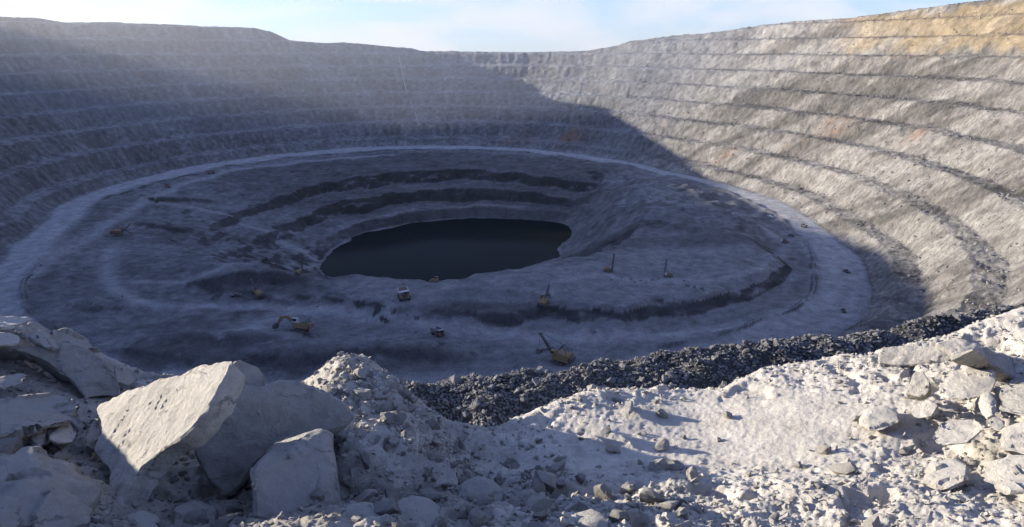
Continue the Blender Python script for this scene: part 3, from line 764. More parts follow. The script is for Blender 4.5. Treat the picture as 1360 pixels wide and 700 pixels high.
block('rock', [(1340, 446, 7.7), (1348, 436, 7.8), (1366, 432, 7.9), (1390, 440, 7.8), (1385, 456, 7.5), (1355, 458, 7.5), (1362, 445, 8.1)], 'pale', 'pale rock just under the crest at the right edge', seed=64, rough=.025, max_len=.028)
# --- stones along the bottom edge
bot = [((522, 690), (526, 664), (545, 655), (572, 658), (590, 672), (584, 700), (552, 712), (530, 708), 'angular grey stone at the bottom centre, its top flat'),
       ((606, 662), (612, 646), (632, 638), (655, 642), (668, 656), (664, 676), (640, 684), (616, 678), 'rounded shaded stone above the bottom stones, right of the big boulder'),
       ((450, 690), (458, 672), (482, 668), (504, 674), (505, 694), (486, 706), (462, 706), (478, 690), 'low grey stone between the square block and the bottom centre'),
       ((676, 682), (684, 660), (712, 654), (738, 664), (736, 688), (712, 696), (688, 696), (705, 680), 'dusty stone at the bottom with a darker right side'),
       ((588, 702), (602, 684), (634, 678), (660, 690), (666, 712), (630, 722), (600, 722), (628, 705), 'pale topped stone cut by the bottom edge, below the rounded shaded one'),
       ((150, 708), (160, 686), (190, 676), (214, 684), (222, 704), (190, 722), (160, 720), (186, 700), 'shaded stone at the bottom, below the lower tip of the sunlit slab'),
       ((226, 700), (232, 676), (258, 668), (284, 676), (290, 700), (262, 716), (236, 714), (258, 694), 'shaded stone in the dark gap left of the square block'),
       ((744, 700), (756, 678), (786, 672), (812, 684), (812, 706), (780, 718), (754, 714), (780, 696), 'rough half lit stone at the bottom edge right of centre'),
       ((896, 704), (906, 690), (922, 688), (932, 700), (924, 714), (906, 716), (914, 704), (915, 698), 'small lit stone at the bottom edge below the dark hollow')]
for i, bb in enumerate(bot):
    pts = []
    cxp = sum(q[0] for q in bb[:8]) / 8; cyp = sum(q[1] for q in bb[:8]) / 8
    h_ = fg_hit(cxp, min(cyp, 699)); rr = math.hypot(h_.x, h_.y)
    for j, q in enumerate(bb[:8]):
        pts.append((q[0], q[1], rr + (cyp - q[1]) * .006 - (.04 if j == 7 else 0)))
    pts.append((cxp, cyp, rr + .28))
    block('rock', pts, 'grey' if i != 8 else 'pale', bb[8], seed=50 + i, rough=.025, bevel=.015, max_len=.03)

# --- loose stones, each a rock of its own, and the finest gravel as one mass
def unit_rock(seed, npts, sub_len, rough, bevel, flat):
    rnd = random.Random(seed); bm = bmesh.new()
    for _ in range(npts):
        v_ = Vector((rnd.gauss(0, 1), rnd.gauss(0, 1), rnd.gauss(0, 1))).normalized() * rnd.uniform(.85, 1.1)
        bm.verts.new((v_.x * flat[0], v_.y * flat[1], v_.z * flat[2]))
    r_ = bmesh.ops.convex_hull(bm, input=bm.verts[:])
    bmesh.ops.delete(bm, geom=list({g for g in r_['geom_interior'] + r_['geom_unused'] if isinstance(g, bmesh.types.BMVert)}), context='VERTS')
    bmesh.ops.recalc_face_normals(bm, faces=bm.faces[:])
    if sub_len: finish_rock(bm, sub_len, rough, bevel, seed, passes=2)
    me = to_mesh(bm, 'stone', 30)
    return me

rnd = random.Random(7)
flats = [(1, .8, .65), (1, .9, .8), (1, .7, .5), (1, .75, .7), (1, .85, .55), (.95, .9, .85)]
STONES = [unit_rock(100 + i, 11, .40, .07, .035, flats[i % 6]) for i in range(10)]
def stones_of(mat):
    out = []
    for s_ in STONES:
        c = s_.copy(); c.materials.clear(); c.materials.append(M[mat]); out.append(c)
    return out
LIB = {k: stones_of(k) for k in ('pale', 'grey', 'dark')}

def loose(kind, name, x, y, z, size, label, cat, group, sink=.2):
    o = bpy.data.objects.new(name, rnd.choice(LIB[kind])); COL.objects.link(o)
    o.scale = (size * rnd.uniform(.8, 1.2), size * rnd.uniform(.8, 1.2), size * rnd.uniform(.8, 1.1))
    o.rotation_euler = (rnd.uniform(-.5, .5), rnd.uniform(-.5, .5), rnd.uniform(0, 6.28))
    o.location = (x, y, z + size * (.45 - sink))
    return tag(o, label, cat, group)

def sample(a0, a1, r0, r1):
    a_ = R(rnd.uniform(a0, a1)); r_ = math.sqrt(rnd.uniform(r0 * r0, r1 * r1))
    return r_ * math.sin(a_), r_ * math.cos(a_)

for i in range(95):                # shaded side
    x_, y_ = sample(-38, 4, 2.9, 5.2)
    loose('grey', 'stone', x_, y_, float(mound(np.array([x_]), np.array([y_]))[0]), .025 + .075 * rnd.random() ** 2, 'loose grey stone lying in the shade among the big blocks', 'stone', 'loose stones in the shade of the blocks')
for i in range(120):               # sunlit slope
    x_, y_ = sample(4, 39, 3.4, 7.4)
    if math.exp(-((x_ - 2.6) / .9) ** 2 - ((y_ - 5.7) / 1.0) ** 2) > rnd.random(): continue
    loose('pale', 'stone', x_, y_, float(mound(np.array([x_]), np.array([y_]))[0]), .022 + .08 * rnd.random() ** 2.2, 'loose pale stone lying on the sunlit dusty slope', 'stone', 'loose stones on the sunlit slope')
for i in range(65):                # along the foot of the heap
    x_, y_ = sample(-14, 15, 2.95, 4.3)
    loose('grey' if i % 2 else 'pale', 'stone', x_, y_, float(mound(np.array([x_]), np.array([y_]))[0]), .03 + .08 * rnd.random() ** 1.8, 'loose angular stone among the rubble at the foot of the heap', 'stone', 'loose stones at the foot of the heap', .1)
heap = bpy.data.objects['boulder']
bpy.context.view_layer.update()
hm = heap.data; vs_ = [hm.vertices[i] for i in range(len(hm.vertices)) if hm.vertices[i].normal.z > .1 and hm.vertices[i].normal.y < .5]
for i in range(110):                # cobbles caught on the rubble heap
    v_ = rnd.choice(vs_); p = heap.location + v_.co
    sz = .02 + .08 * rnd.random() ** 2.2
    o = loose('grey' if rnd.random() < .6 else 'pale', 'cobble', p.x, p.y, p.z - sz * .25, sz, 'small cobble caught on the side of the rubble covered boulder', 'cobble', 'cobbles on the rubble covered boulder')

def mass(name, kind, pts, label, nb=11):
    """thousands of tiny angular stones joined into one mesh"""
    protos = []
    for k in range(nb):
        me = unit_rock(900 + k, 9, None, 0, 0, flats[k % 6])
        bm = bmesh.new(); bm.from_mesh(me); bmesh.ops.triangulate(bm, faces=bm.faces[:])
        bm.verts.ensure_lookup_table()
        protos.append((np.array([v_.co[:] for v_ in bm.verts]), np.array([[v_.index for v_ in f.verts] for f in bm.faces])))
        bm.free(); bpy.data.meshes.remove(me)
    Vs, Fs, off = [], [], 0
    rs = np.random.RandomState(3)
    for (x_, y_, z_, s_) in pts:
        pv_, pf = protos[rs.randint(nb)]
        a_, b_ = rs.uniform(0, 6.28), rs.uniform(-.6, .6)
        Rm = np.array(Matrix.Rotation(a_, 3, 'Z') @ Matrix.Rotation(b_, 3, 'X'))
        Vs.append((pv_ * s_ * rs.uniform(.75, 1.25, 3)) @ Rm.T + [x_, y_, z_ + s_ * .2]); Fs.append(pf + off); off += len(pv_)
    me = np_mesh(name, np.concatenate(Vs), np.concatenate(Fs), False)
    return tag(link(name, me, kind), label, None, None, 'stuff')

def gravel_pts(n_, a0, a1, r0, r1, s0, s1, keep=None):
    rs = np.random.RandomState(int(a0 * 7 + 1000))
    a_ = np.radians(rs.uniform(a0, a1, n_)); r_ = np.sqrt(rs.uniform(r0 ** 2, r1 ** 2, n_))
    x_, y_ = r_ * np.sin(a_), r_ * np.cos(a_)
    z_, lo_ = mound(x_, y_, True)[:2]
    s_ = s0 + (s1 - s0) * rs.rand(n_) ** 3
    k = rs.rand(n_) < np.clip(lo_, .04, 1) ** 1.8
    return np.stack([x_, y_, z_, s_], -1)[k]
mass('gravel', 'grey', gravel_pts(9000, -40, 5, 2.6, 6.6, .007, .036), 'fine grey gravel scattered over the shaded ground')
mass('gravel', 'pale', gravel_pts(17000, 3, 41, 3.1, 8.6, .005, .034), 'fine pale gravel scattered over the sunlit slope')

rs = np.random.RandomState(5)
hp = []
for _ in range(2600):
    v_ = vs_[rs.randint(len(vs_))]; p = heap.location + v_.co
    hp.append((p.x + rs.normal(0, .012), p.y + rs.normal(0, .012), p.z - .004, .006 + .022 * rs.rand() ** 2.5))
mass('gravel', 'pale', hp, 'crumbled gravel clinging to the rubble covered boulder')
# --- the berm of dark blast rock on the bench below
rs = np.random.RandomState(12)
def berm_pts(n_, s0, s1, pw):
    a_ = rs.uniform(-16, 41, n_); u_ = rs.normal(-3.0, 3.2, n_)
    r_ = berm_r(a_) + u_
    x_, y_ = r_ * np.sin(np.radians(a_)), r_ * np.cos(np.radians(a_))
    return np.stack([x_, y_, terrain(x_, y_), s0 + (s1 - s0) * rs.rand(n_) ** pw], -1)
for x_, y_, z_, s_ in berm_pts(285, .19, .46, 2.2):
    loose('dark', 'boulder', x_, y_, z_, s_, 'broken dark boulder on the long rubble berm below the pale crest', 'boulder', 'dark boulders along the rubble berm', .25)
mass('rubble', 'dark', berm_pts(24000, .04, .19, 2.2), 'broken dark rubble heaped along the berm below')

# --- fallen rock lying on the benches of the walls and about the floor
rs = np.random.RandomState(31)
a_ = np.radians(rs.uniform(-37, 38, 60000)); r_ = np.sqrt(rs.uniform(420 ** 2, 1850 ** 2, 60000))
x_, y_ = r_ * np.sin(a_), r_ * np.cos(a_)
z_, th2, s2, d2, p2, zl2_ = pit(x_, y_)
z_ = terrain(x_, y_)
wall_k = (d2 > 3) & (z_ < 60) & (rs.rand(60000) < np.where(p2 < .5, .9, .3)) & (th2 < 150) & (th2 > -75)
wp = np.stack([x_, y_, z_, .5 + 1.9 * rs.rand(60000) ** 4], -1)[wall_k][:17000]
mass('rubble', 'scree', wp, 'fallen rock scattered along the benches of the pit walls')
fl_k = (d2 < -4) & (s2 > .06) & (s2 < .86) & (rs.rand(60000) < .25) & (perlin(x_ / 60, y_ / 60, 78) > .02)
fp = np.stack([x_, y_, z_, .35 + 1.3 * rs.rand(60000) ** 4], -1)[fl_k][:4000]
mass('rubble', 'scree', fp, 'loose rock strewn about the pit floor')

# ------------------------------------------------------------------ machines on the pit floor
class MB:
    def __init__(self): self.v, self.f = [], []
    def box(self, x0, x1, y0, y1, z0, z1, tx=0.0, ty=0.0):
        b0 = len(self.v)
        self.v += [(x0, y0, z0), (x1, y0, z0), (x1, y1, z0), (x0, y1, z0), (x0 + tx, y0 + ty, z1), (x1 - tx, y0 + ty, z1), (x1 - tx, y1 - ty, z1), (x0 + tx, y1 - ty, z1)]
        self.f += [tuple(b0 + i for i in q) for q in ((3, 2, 1, 0), (4, 5, 6, 7), (0, 1, 5, 4), (1, 2, 6, 5), (2, 3, 7, 6), (3, 0, 4, 7))]
        return self
    def prism(self, prof, y0, y1):                       # profile in x,z
        b0, k = len(self.v), len(prof)
        self.v += [(x, y0, z) for x, z in prof] + [(x, y1, z) for x, z in prof]
        self.f += [tuple(b0 + i for i in range(k)), tuple(b0 + k + i for i in reversed(range(k)))]
        self.f += [(b0 + (i + 1) % k, b0 + i, b0 + k + i, b0 + k + (i + 1) % k) for i in range(k)]
        return self
    def beam(self, a, b_, w, h, w2=None, h2=None):
        a, b_ = Vector(a), Vector(b_); d = (b_ - a).normalized()
        s = d.cross(Vector((0, 0, 1)))
        if s.length < .01: s = Vector((0, 1, 0))
        s.normalize(); u = s.cross(d); b0 = len(self.v)
        for p, ww, hh in ((a, w, h), (b_, w2 or w, h2 or h)):
            for q, r_ in ((-1, -1), (1, -1), (1, 1), (-1, 1)): self.v.append(tuple(p + s * q * ww / 2 + u * r_ * hh / 2))
        self.f += [tuple(b0 + i for i in q) for q in ((0, 1, 2, 3), (7, 6, 5, 4), (0, 4, 5, 1), (1, 5, 6, 2), (2, 6, 7, 3), (3, 7, 4, 0))]
        return self
    def cyl(self, c, r_, y0, y1, k=16):                  # axis along y
        b0 = len(self.v)
        for y_ in (y0, y1):
            for i in range(k): self.v.append((c[0] + r_ * math.cos(6.2832 * i / k), y_, c[1] + r_ * math.sin(6.2832 * i / k)))
        self.f += [tuple(b0 + i for i in range(k)), tuple(b0 + k + i for i in reversed(range(k)))]
        self.f += [(b0 + (i + 1) % k, b0 + i, b0 + k + i, b0 + k + (i + 1) % k) for i in range(k)]
        return self
    def drum(self, c, r_, z0, z1, k=16):                 # axis along z
        b0 = len(self.v)
        for z_ in (z0, z1):
            for i in range(k): self.v.append((c[0] + r_ * math.cos(6.2832 * i / k), c[1] + r_ * math.sin(6.2832 * i / k), z_))
        self.f += [tuple(b0 + i for i in reversed(range(k))), tuple(b0 + k + i for i in range(k))]
        self.f += [(b0 + i, b0 + (i + 1) % k, b0 + k + (i + 1) % k, b0 + k + i) for i in range(k)]
        return self
    def build(self, name, mat, parent, bevel=.06):
        bm = bmesh.new()
        vs2 = [bm.verts.new(q) for q in self.v]
        for q in self.f: bm.faces.new([vs2[i] for i in q])
        bmesh.ops.recalc_face_normals(bm, faces=bm.faces[:])
        if bevel: bmesh.ops.bevel(bm, geom=[e for e in bm.edges if len(e.link_faces) == 2 and e.calc_face_angle(0) > .6], offset=bevel, segments=1, affect='EDGES', clamp_overlap=True)
        me = bpy.data.meshes.new(name); bm.to_mesh(me); bm.free()
        return link(name, me, mat, parent)

def root(name, label, cat, group=None):
    e = bpy.data.objects.new(name, None); COL.objects.link(e)
    return tag(e, label, cat, group)

def put(o, px, py, yaw, scale=1.0, sink=.15, tilt=True):
    p = hit(px, py)
    c, s = math.cos(yaw), math.sin(yaw)
    e = 4.0
    fx_ = (ground_z(p.x + c * e, p.y + s * e) - ground_z(p.x - c * e, p.y - s * e)) / (2 * e)
    sx_ = (ground_z(p.x - s * e, p.y + c * e) - ground_z(p.x + s * e, p.y - c * e)) / (2 * e)
    zc_ = (ground_z(p.x + c * e, p.y + s * e) + ground_z(p.x - c * e, p.y - s * e) + p.z) / 3
    o.location = (p.x, p.y, max(zc_, p.z - .4) - sink)
    o.rotation_euler = (math.atan(max(-.2, min(.2, sx_))), -math.atan(max(-.2, min(.2, fx_))), yaw)
    o.scale = (scale,) * 3
    return o

def crawlers(t, L, gauge, w, h):
    for s in (-1, 1):
        y0 = s * gauge / 2 - w / 2
        tr = MB().prism([(-L / 2, h * .5), (-L / 2 + h * .35, .0), (L / 2 - h * .35, 0), (L / 2, h * .5), (L / 2 - h * .3, h), (-L / 2 + h * .3, h)], y0, y0 + w).build('track', 'steel', t, .08)
        wm = MB()
        for k in range(5): wm.cyl((-L / 2 + L * (k + .9) / 5.8, h * .38), h * .26, y0 - .08, y0 + w + .08, 10)
        wm.build('roller', 'worn', tr, 0)

def rope_shovel(label, body='yellow'):
    t = root('mining_shovel', label, 'mining shovel', 'mining shovels at work in the pit')
    crawlers(t, 9.5, 6.6, 1.6, 2.0)
    MB().box(-3.5, 3.5, -2.4, 2.4, .8, 2.3).drum((0, 0), 3.2, 2.3, 2.9).build('turntable', 'steel', t)
    h = MB().box(-8.0, 3.2, -4.2, 4.2, 2.95, 7.4, .15, .25).build('house', body, t)
    MB().box(-7.5, 2.6, -3.6, 3.6, 7.4, 7.9, .3, .3).build('roof', 'ochre', h)
    mb = MB()
    for k in range(5): mb.box(-7.2 + k * 2.0, -5.9 + k * 2.0, -4.30, -4.0, 3.7, 6.4)
    mb.build('louvre', 'steel', h, 0)
    MB().box(-9.6, -7.9, -4.0, 4.0, 2.9, 6.2).build('counterweight', 'steel', t)
    c = MB().box(1.8, 4.6, 2.4, 5.0, 6.2, 9.2, .1, .1).build('cab', body, t)
    MB().box(4.45, 4.68, 2.6, 4.8, 7.3, 8.8).box(2.2, 4.2, 4.88, 5.04, 7.3, 8.8).build('window', 'glass', c, 0)
    MB().beam((1.4, -2.2, 7.6), (-2.2, -1.4, 13.0), .5, .5).beam((1.4, 2.2, 7.6), (-2.2, 1.4, 13.0), .5, .5).beam((-6, -2, 7.6), (-2.2, -1.4, 13), .35, .35).beam((-6, 2, 7.6), (-2.2, 1.4, 13), .35, .35).beam((-2.2, -1.7, 13), (-2.2, 1.7, 13), .5, .5).build('gantry', 'steel', t, 0)
    MB().beam((3.0, 0, 4.0), (9.0, 0, 10.2), 2.4, 1.6, 2.0, 1.8).beam((9, 0, 10.2), (14.6, 0, 16.0), 2.0, 1.8, 1.4, 1.0).build('boom', 'steel', t)
    MB().cyl((14.8, 16.3), 1.15, -.7, .7, 18).build('sheave', 'worn', t, 0)
    MB().beam((14.6, -.4, 17.0), (-2.2, -.4, 13.0), .12, .12).beam((14.6, .4, 17.0), (-2.2, .4, 13.0), .12, .12).build('boom_cable', 'steel', t, 0)
    MB().beam((15.9, 0, 16), (14.6, 0, 6.4), .14, .14).build('hoist_cable', 'steel', t, 0)
    MB().beam((5.6, -1.45, 8.9), (13.6, -1.2, 4.6), .45, .7).beam((5.6, 1.45, 8.9), (13.6, 1.2, 4.6), .45, .7).build('dipper_arm', 'steel', t)
    d = MB().prism([(13.2, 6.2), (15.6, 6.6), (16.3, 3.4), (15.2, 2.2), (13.0, 3.0)], -1.9, 1.9).build('dipper', 'worn', t)
    mb = MB()
    for k in range(5): mb.beam((15.9, -1.6 + k * .8, 2.9), (16.9, -1.6 + k * .8, 2.1), .32, .3, .15, .1)
    mb.build('tooth', 'steel', d, 0)
    return t

def excavator(label, body='ochre'):
    t = root('hydraulic_excavator', label, 'excavator', 'mining shovels at work in the pit')
    crawlers(t, 8.6, 6.0, 1.3, 1.9)
    MB().box(-2.8, 2.8, -2.2, 2.2, .7, 2.1).drum((0, 0), 2.4, 2.1, 2.6).build('turntable', 'steel', t)
    h = MB().box(-5.4, 3.0, -3.6, 3.6, 2.65, 5.6, .1, .2).build('house', body, t)
    MB().box(-5.0, -1.0, -3.0, 3.0, 5.6, 6.4, .3, .3).box(-4.2, -3.7, -2.2, -1.7, 6.4, 7.6).box(-4.2, -3.7, 1.7, 2.2, 6.4, 7.6).build('engine_cover', 'steel', h, 0)
    MB().box(-7.0, -5.35, -3.5, 3.5, 2.65, 5.4, .2, .1).build('counterweight', 'rust', t)
    c = MB().box(.6, 3.6, 1.2, 3.7, 5.65, 8.2, .12, .1).build('cab', 'white', t)
    MB().box(3.42, 3.66, 1.4, 3.5, 6.4, 7.9).box(.9, 3.2, 3.6, 3.74, 6.5, 7.8).build('window', 'glass', c, 0)
    MB().beam((2.6, 0, 4.2), (7.2, 0, 8.0), 1.5, 1.8, 1.3, 1.5).beam((7.2, 0, 8.0), (10.6, 0, 7.4), 1.3, 1.5, 1.1, 1.1).build('boom', body, t)
    MB().beam((10.4, 0, 7.9), (12.6, 0, 3.6), 1.1, 1.5, .9, .9).build('stick', body, t)
    for s in (-1, 1): MB().beam((3.0, s * 1.1, 3.6), (7.0, s * 1.0, 7.4), .35, .35).build('cylinder', 'worn', t, 0)
    b2 = MB().prism([(12.0, 4.2), (13.6, 4.4), (15.0, 2.6), (14.6, .8), (12.6, 1.1)], -1.7, 1.7).build('bucket', 'steel', t)
    mb = MB()
    for k in range(5): mb.beam((14.6, -1.4 + k * .7, 1.2), (15.5, -1.4 + k * .7, .8), .3, .3, .12, .1)
    mb.build('tooth', 'worn', b2, 0)
    return t

def haul_truck(label, body='yellow', bed='ochre', load='ore', raise_=0.0, name='haul_truck', group='haul trucks in the pit'):
    t = root(name, label, 'haul truck', group)
    MB().box(-4.6, 5.0, -1.4, 1.4, 1.7, 2.7).build('chassis', 'steel', t)
    for x_, ys in ((3.6, (-2.75, 2.75)), (-2.7, (-2.55, 2.55))):
        for y_ in ys:
            w = .62 if x_ > 0 else 1.0
            wl_ = MB().cyl((x_, 1.45), 1.45, y_ - w, y_ + w, 20).build('wheel', 'tyre', t, .1)
            MB().cyl((x_, 1.45), .75, y_ - w - .04, y_ + w + .04, 14).build('rim', body, wl_, 0)
    MB().box(2.2, 6.2, -3.0, 3.0, 2.9, 3.3).box(5.4, 6.3, -2.6, 2.6, 2.0, 2.9).build('deck', body, t)
    g = MB().box(5.5, 6.35, -1.3, 1.3, 2.2, 4.4).build('radiator', 'steel', t)
    MB().box(6.3, 6.42, -2.3, -1.7, 2.3, 2.7).box(6.3, 6.42, 1.7, 2.3, 2.3, 2.7).build('headlight', 'white', t, 0)
    c = MB().box(3.4, 5.6, .7, 2.8, 3.3, 5.3, .1, .08).build('cab', body, t)
    MB().box(5.42, 5.68, .9, 2.6, 4.1, 5.1).box(3.7, 5.2, 2.72, 2.84, 4.1, 5.1).build('window', 'glass', c, 0)
    MB().beam((5.9, -2.8, 3.3), (5.9, -2.8, 4.3), .1, .1).beam((5.9, 2.8, 3.3), (5.9, 2.8, 4.3), .1, .1).beam((5.9, -2.8, 4.3), (5.9, 2.8, 4.3), .1, .1).build('railing', 'white', t, 0)
    bd = MB()
    prof = [(-6.0, 3.6), (-5.2, 3.1), (-1.0, 2.8), (2.4, 3.3), (2.9, 5.6), (6.0, 5.9), (6.0, 6.15), (2.6, 6.0), (-6.3, 5.4)]
    for s in (-1, 1): bd.prism([(-6.0, 3.6), (-5.2, 3.1), (-1.0, 2.8), (2.4, 3.3), (2.9, 5.7), (-6.3, 5.4)], s * 3.0 - .14, s * 3.0 + .14)
    bd.prism([(-6.1, 3.6), (-5.2, 3.1), (-1.0, 2.8), (2.4, 3.3), (2.4, 3.6), (-1.0, 3.1), (-5.2, 3.4), (-6.1, 3.85)], -2.9, 2.9)
    bd.prism([(2.2, 3.4), (2.75, 5.95), (6.1, 6.2), (6.1, 5.95), (3.0, 5.7), (2.5, 3.4)], -3.12, 3.12)
    b2 = bd.build('bed', bed, t, .03)
    if load:
        bm = bmesh.new(); bmesh.ops.create_uvsphere(bm, u_segments=18, v_segments=8, radius=1.0)
        for v_ in bm.verts:
            k = 1 + .14 * mnoise.noise(v_.co * 2.7)
            v_.co = Vector((v_.co.x * 4.0 * k - 1.7, v_.co.y * 2.75 * k, max(v_.co.z, -.5) * 1.7 * k + 4.6))
        me = bpy.data.meshes.new('load'); bm.to_mesh(me); bm.free(); link('load', me, load, t)
    if raise_:
        b2.rotation_euler = (0, raise_, 0)
        piv = Vector((-4.6, 0, 2.8)); b2.location = piv - Matrix.Rotation(raise_, 3, 'Y') @ piv
    return t

def drill(label, lean=0.0):
    t = root('drill_rig', label, 'drill rig', 'blast hole drill rigs on the raised floor')
    crawlers(t, 6.0, 3.6, .9, 1.4)
    MB().box(-4.6, 3.6, -2.0, 2.0, 1.45, 2.1).build('deck', 'steel', t)
    MB().box(-4.4, .6, -1.7, 1.7, 2.1, 4.3, .1, .15).build('engine_house', 'ochre', t)
    c = MB().box(1.0, 2.8, .6, 2.0, 2.1, 4.4, .06, .06).build('cab', 'white', t)
    MB().box(2.66, 2.86, .75, 1.85, 3.0, 4.2).build('window', 'glass', c, 0)
    m_ = MB(); top = Vector((3.4 - 15 * math.sin(lean), 0, 1.6 + 15 * math.cos(lean))); bot_ = Vector((3.4, 0, 1.2))
    q = [Vector((-.55, -.55, 0)), Vector((.55, -.55, 0)), Vector((.55, .55, 0)), Vector((-.55, .55, 0))]
    for a_ in q: m_.beam(bot_ + a_, top + a_, .22, .22)
    for k in range(10):
        f0, f1 = k / 10, (k + 1) / 10
        for a_, b_ in ((0, 1), (1, 2), (2, 3), (3, 0)):
            m_.beam(bot_.lerp(top, f0) + q[a_], bot_.lerp(top, f1) + q[b_], .12, .12)
    m_.box(top.x - .8, top.x + .8, -.8, .8, top.z - .2, top.z + .5)
    ms = m_.build('mast', 'steel', t, 0)
    MB().beam(bot_.lerp(top, .05), bot_.lerp(top, .8), .28, .28).build('drill_rod', 'worn', ms, 0)
    MB().beam((-1.2, -.9, 4.2), tuple(bot_.lerp(top, .5)), .18, .18).beam((-1.2, .9, 4.2), tuple(bot_.lerp(top, .5)), .18, .18).build('brace', 'steel', t, 0)
    for x_, y_ in ((-4.2, -1.8), (-4.2, 1.8), (3.2, -1.8), (3.2, 1.8)): MB().box(x_ - .2, x_ + .2, y_ - .2, y_ + .2, .25, 2.4).box(x_ - .5, x_ + .5, y_ - .5, y_ + .5, .05, .25).build('jack', 'steel', t, 0)
    return t

def pickup(label, mat='white'):
    t = root('light_truck', label, 'truck', 'light trucks driving about the pit')
    MB().prism([(-2.7, .6), (-2.7, 1.25), (.2, 1.25), (.2, 1.3), (1.5, 1.25), (2.6, 1.05), (2.7, .6)], -.95, .95).build('body', mat, t, .05)
    c = MB().prism([(-.6, 1.25), (-.45, 1.95), (.75, 1.95), (1.5, 1.25)], -.88, .88).build('cab', mat, t, .04)
    MB().prism([(-.5, 1.35), (-.38, 1.85), (.7, 1.85), (1.3, 1.35)], -.91, .91).build('window', 'glass', c, 0)
    for x_ in (-1.7, 1.75):
        for y_ in (-.82, .82): MB().cyl((x_, .42), .42, y_ - .14, y_ + .14, 14).build('wheel', 'tyre', t, 0)
    return t

def dozer(label, mat='ochre'):
    t = root('bulldozer', label, 'bulldozer', 'bulldozers tidying the pit floor')
    crawlers(t, 5.0, 2.9, .8, 1.5)
    MB().box(-2.2, 2.4, -1.0, 1.0, .9, 2.6, .1, .1).build('hood', mat, t)
    c = MB().box(-1.9, .1, -1.1, 1.1, 2.6, 4.2, .1, .1).build('cab', mat, t)
    MB().box(-1.6, -.2, -1.12, 1.12, 3.0, 3.9).box(-.1, .14, -.9, .9, 3.0, 3.9).build('window', 'glass', c, 0)
    MB().prism([(3.2, .1), (3.6, .2), (3.4, .9), (3.5, 1.8), (3.1, 1.7), (3.0, .8)], -2.3, 2.3).build('blade', 'worn', t)
    for s in (-1, 1): MB().beam((-.4, s * 2.0, .8), (3.1, s * 2.0, .7), .25, .3).build('push_arm', mat, t, 0)
    return t

D2 = math.radians
put(rope_shovel('yellow rope shovel with raised boom, just above the dark rubble berm'), 742, 481, D2(150), 1.05)
put(rope_shovel('rope shovel seen end on beside a small boulder on the raised floor', 'ochre'), 722, 406, D2(68), .80)
put(rope_shovel('rust coloured shovel alone on the wide floor at the left', 'rust'), 158, 313, D2(10), .92)
put(rope_shovel('shovel digging into the dark heap', 'ochre'), 344, 393, D2(128), .72)
put(excavator('big yellow excavator reaching left with its bucket, beyond the slabs'), 398, 441, D2(176), 1.35)
put(haul_truck('haul truck heaped with brown ore near the water', 'ochre', 'white'), 537, 396, D2(-75), 1.35)
put(haul_truck('small brown dump truck on the haul road between the two shovels', 'rust', 'worn', None), 581, 445, D2(-50), .95)
put(drill('drill rig with upright mast, nearest the water'), 808, 361, D2(20), 1.0)
put(drill('drill rig with leaning mast, right of the upright one', .12), 887, 368, D2(160), .95)
put(drill('dark drill rig on the low bank left of the water', .05), 398, 363, D2(60), .9)
put(dozer('bulldozer parked at the edge of the water beyond the ore truck'), 578, 375, D2(170), 1.3)
put(dozer('bulldozer on the left haul road below the wall', 'rust'), 222, 249, D2(30), 1.6)
put(haul_truck('haul truck climbing the road at the far left', 'ochre', 'worn', None), 280, 231, D2(35), 1.1)
put(haul_truck('haul truck in the sunlit strip of the road on the right', 'steel', 'steel', None), 1068, 302, D2(120), .6)
put(pickup('light truck halfway round the right bend of the haul road', 'steel'), 1124, 362, D2(105), 1.6)
put(dozer('bulldozer beside the end of the low bank, right of the spur', 'steel'), 1042, 323, D2(40), 1.2)
put(pickup('white light truck parked at the inner edge of the sunlit road'), 1023, 289, D2(130), 1.6)
put(pickup('dark light truck by the bulldozer near the sunlit road', 'steel'), 1051, 314, D2(100), 1.6)
put(pickup('dark light truck parked near the shovel at the dark heap', 'steel'), 314, 394, D2(10), 1.7)
put(pickup('dark light truck on the bank above the dark drill rig', 'steel'), 351, 345, D2(80), 1.9)
put(pickup('light truck low on the right bend of the haul road', 'steel'), 1120, 414, D2(80), 1.4)

# three boulders in a row, one by the end-on shovel, cuttings heaped beside the drill holes
for px, py, sz, lab in [(914, 380, 2.0, 'first dark boulder of the row of three on the raised floor'), (922, 382, 2.2, 'middle dark boulder of the row of three on the raised floor'),
                        (932, 384, 2.4, 'last dark boulder of the row of three, farthest from the drills'), (704, 403, 2.0, 'dark boulder beside the end on rope shovel')]:
    p = hit(px, py)
    o = loose('dark', 'boulder', p.x, p.y, p.z, sz, lab, 'boulder', None, .2)
for px, py in [(812, 372), (826, 369), (838, 371), (843, 375), (851, 373), (858, 376), (866, 372), (875, 370)]:
    p = hit(px, py)
    bm = bmesh.new(); bmesh.ops.create_cone(bm, cap_ends=True, segments=12, radius1=1.7, radius2=.25, depth=1.1)
    for v_ in bm.verts: v_.co = v_.co * (1 + .18 * mnoise.noise(v_.co * 1.3 + Vector((px, 0, 0)))) + Vector((0, 0, .5))
    me = bpy.data.meshes.new('cuttings'); bm.to_mesh(me); bm.free()
    o = link('drill_cuttings', me, 'dark'); o.location = p - Vector((0, 0, .1))
    tag(o, 'small dark heap of drill cuttings in the line between the two rigs', 'heap', 'heaps of drill cuttings')

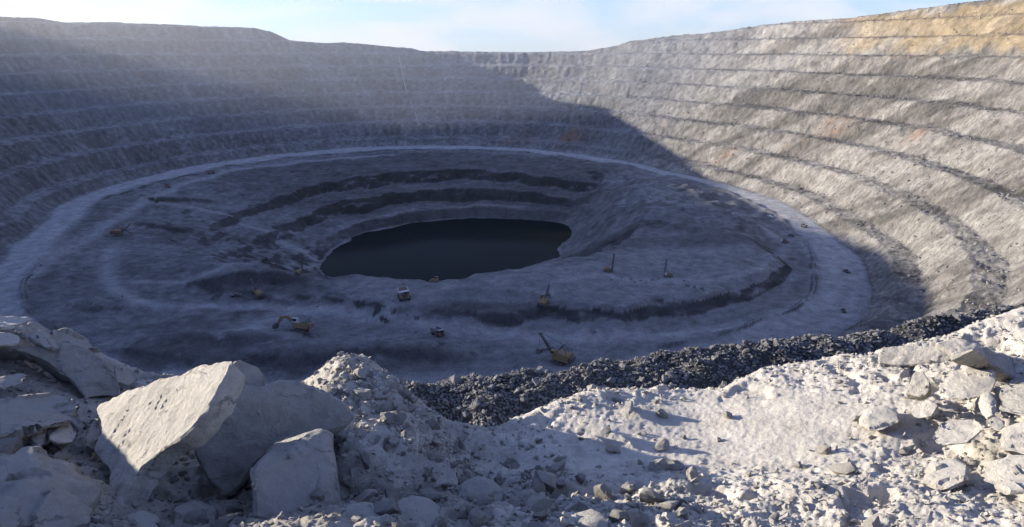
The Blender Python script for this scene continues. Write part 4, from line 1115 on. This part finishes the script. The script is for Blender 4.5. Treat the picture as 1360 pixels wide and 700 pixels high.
# timber power pole on the near right slope and its lines
def pole(px, py, h_, label):
    p = hit(px, py)
    t = root('power_pole', label, 'power pole')
    MB().drum((0, 0), .30, -1.0, h_, 10).build('post', 'timber', t, 0)
    MB().box(-2.6, 2.6, -.15, .15, h_ - 1.6, h_ - 1.25).build('crossarm', 'timber', t, 0)
    for x_ in (-2.3, 0, 2.3): MB().drum((x_, 0), .16, h_ - 1.25, h_ - .6, 8).build('insulator', 'white', t, 0)
    t.location = p; t.rotation_euler = (0, R(5), R(30))
    return t
pole(1139, 441, 17, 'lone leaning power pole on the shaded right bend')

# pale pipeline laid down the far wall
pts = [hit(a_, b_) for a_, b_ in [(530, 76), (533, 90), (536, 106), (540, 122), (546, 138), (552, 152), (557, 168)]]
mb = MB()
for a_, b_ in zip(pts[:-1], pts[1:]): mb.beam(a_ + Vector((0, -1.2, 1.2)), b_ + Vector((0, -1.2, 1.2)), 1.1, 1.1)
tag(mb.build('pipeline', 'white', None, 0), 'thin pale pipeline running down the far wall', 'pipeline')


# ------------------------------------------------------------------ dusty air over the whole pit
bm = bmesh.new(); bmesh.ops.create_cube(bm, size=1.0)
me = bpy.data.meshes.new('haze'); bm.to_mesh(me); bm.free()
hz = link('haze', me)
hz.scale = (26000, 26000, 460); hz.location = (0, 0, 160 - 230)
m = bpy.data.materials.new('dusty_air'); m.use_nodes = True
n, l = m.node_tree.nodes, m.node_tree.links
n.remove(n['Principled BSDF'])
pv = n.new('ShaderNodeVolumePrincipled')
pv.inputs['Color'].default_value = (.86, .93, 1.0, 1)
pv.inputs['Density'].default_value = 0.000014
pv.inputs['Anisotropy'].default_value = 0.75
l.new(pv.outputs[0], n['Material Output'].inputs['Volume'])
me.materials.append(m)
tag(hz, 'pale dusty air filling the pit', None, None, 'stuff')
bm = bmesh.new(); bmesh.ops.create_icosphere(bm, subdivisions=4, radius=1.0)
for v_ in bm.verts: v_.co *= 1 + .10 * mnoise.fractal(v_.co * 1.5, 1, 2, 3)
me = bpy.data.meshes.new('dust_cloud'); bm.to_mesh(me); bm.free()
dc = link('dust_cloud', me); dc.scale = (860, 640, 130); dc.location = (-340, 1230, 20); dc.rotation_euler = (0, 0, R(-25))
m = m.copy(); m.name = 'sunlit_dust'
m.node_tree.nodes['Principled Volume'].inputs['Density'].default_value = .00015
m.node_tree.nodes['Principled Volume'].inputs['Color'].default_value = (.97, .97, .96, 1)
m.node_tree.nodes['Principled Volume'].inputs['Anisotropy'].default_value = .6
me.materials.append(m)
tag(dc, 'thin sunlit dust hanging along the rim at the left', None, None, 'stuff')
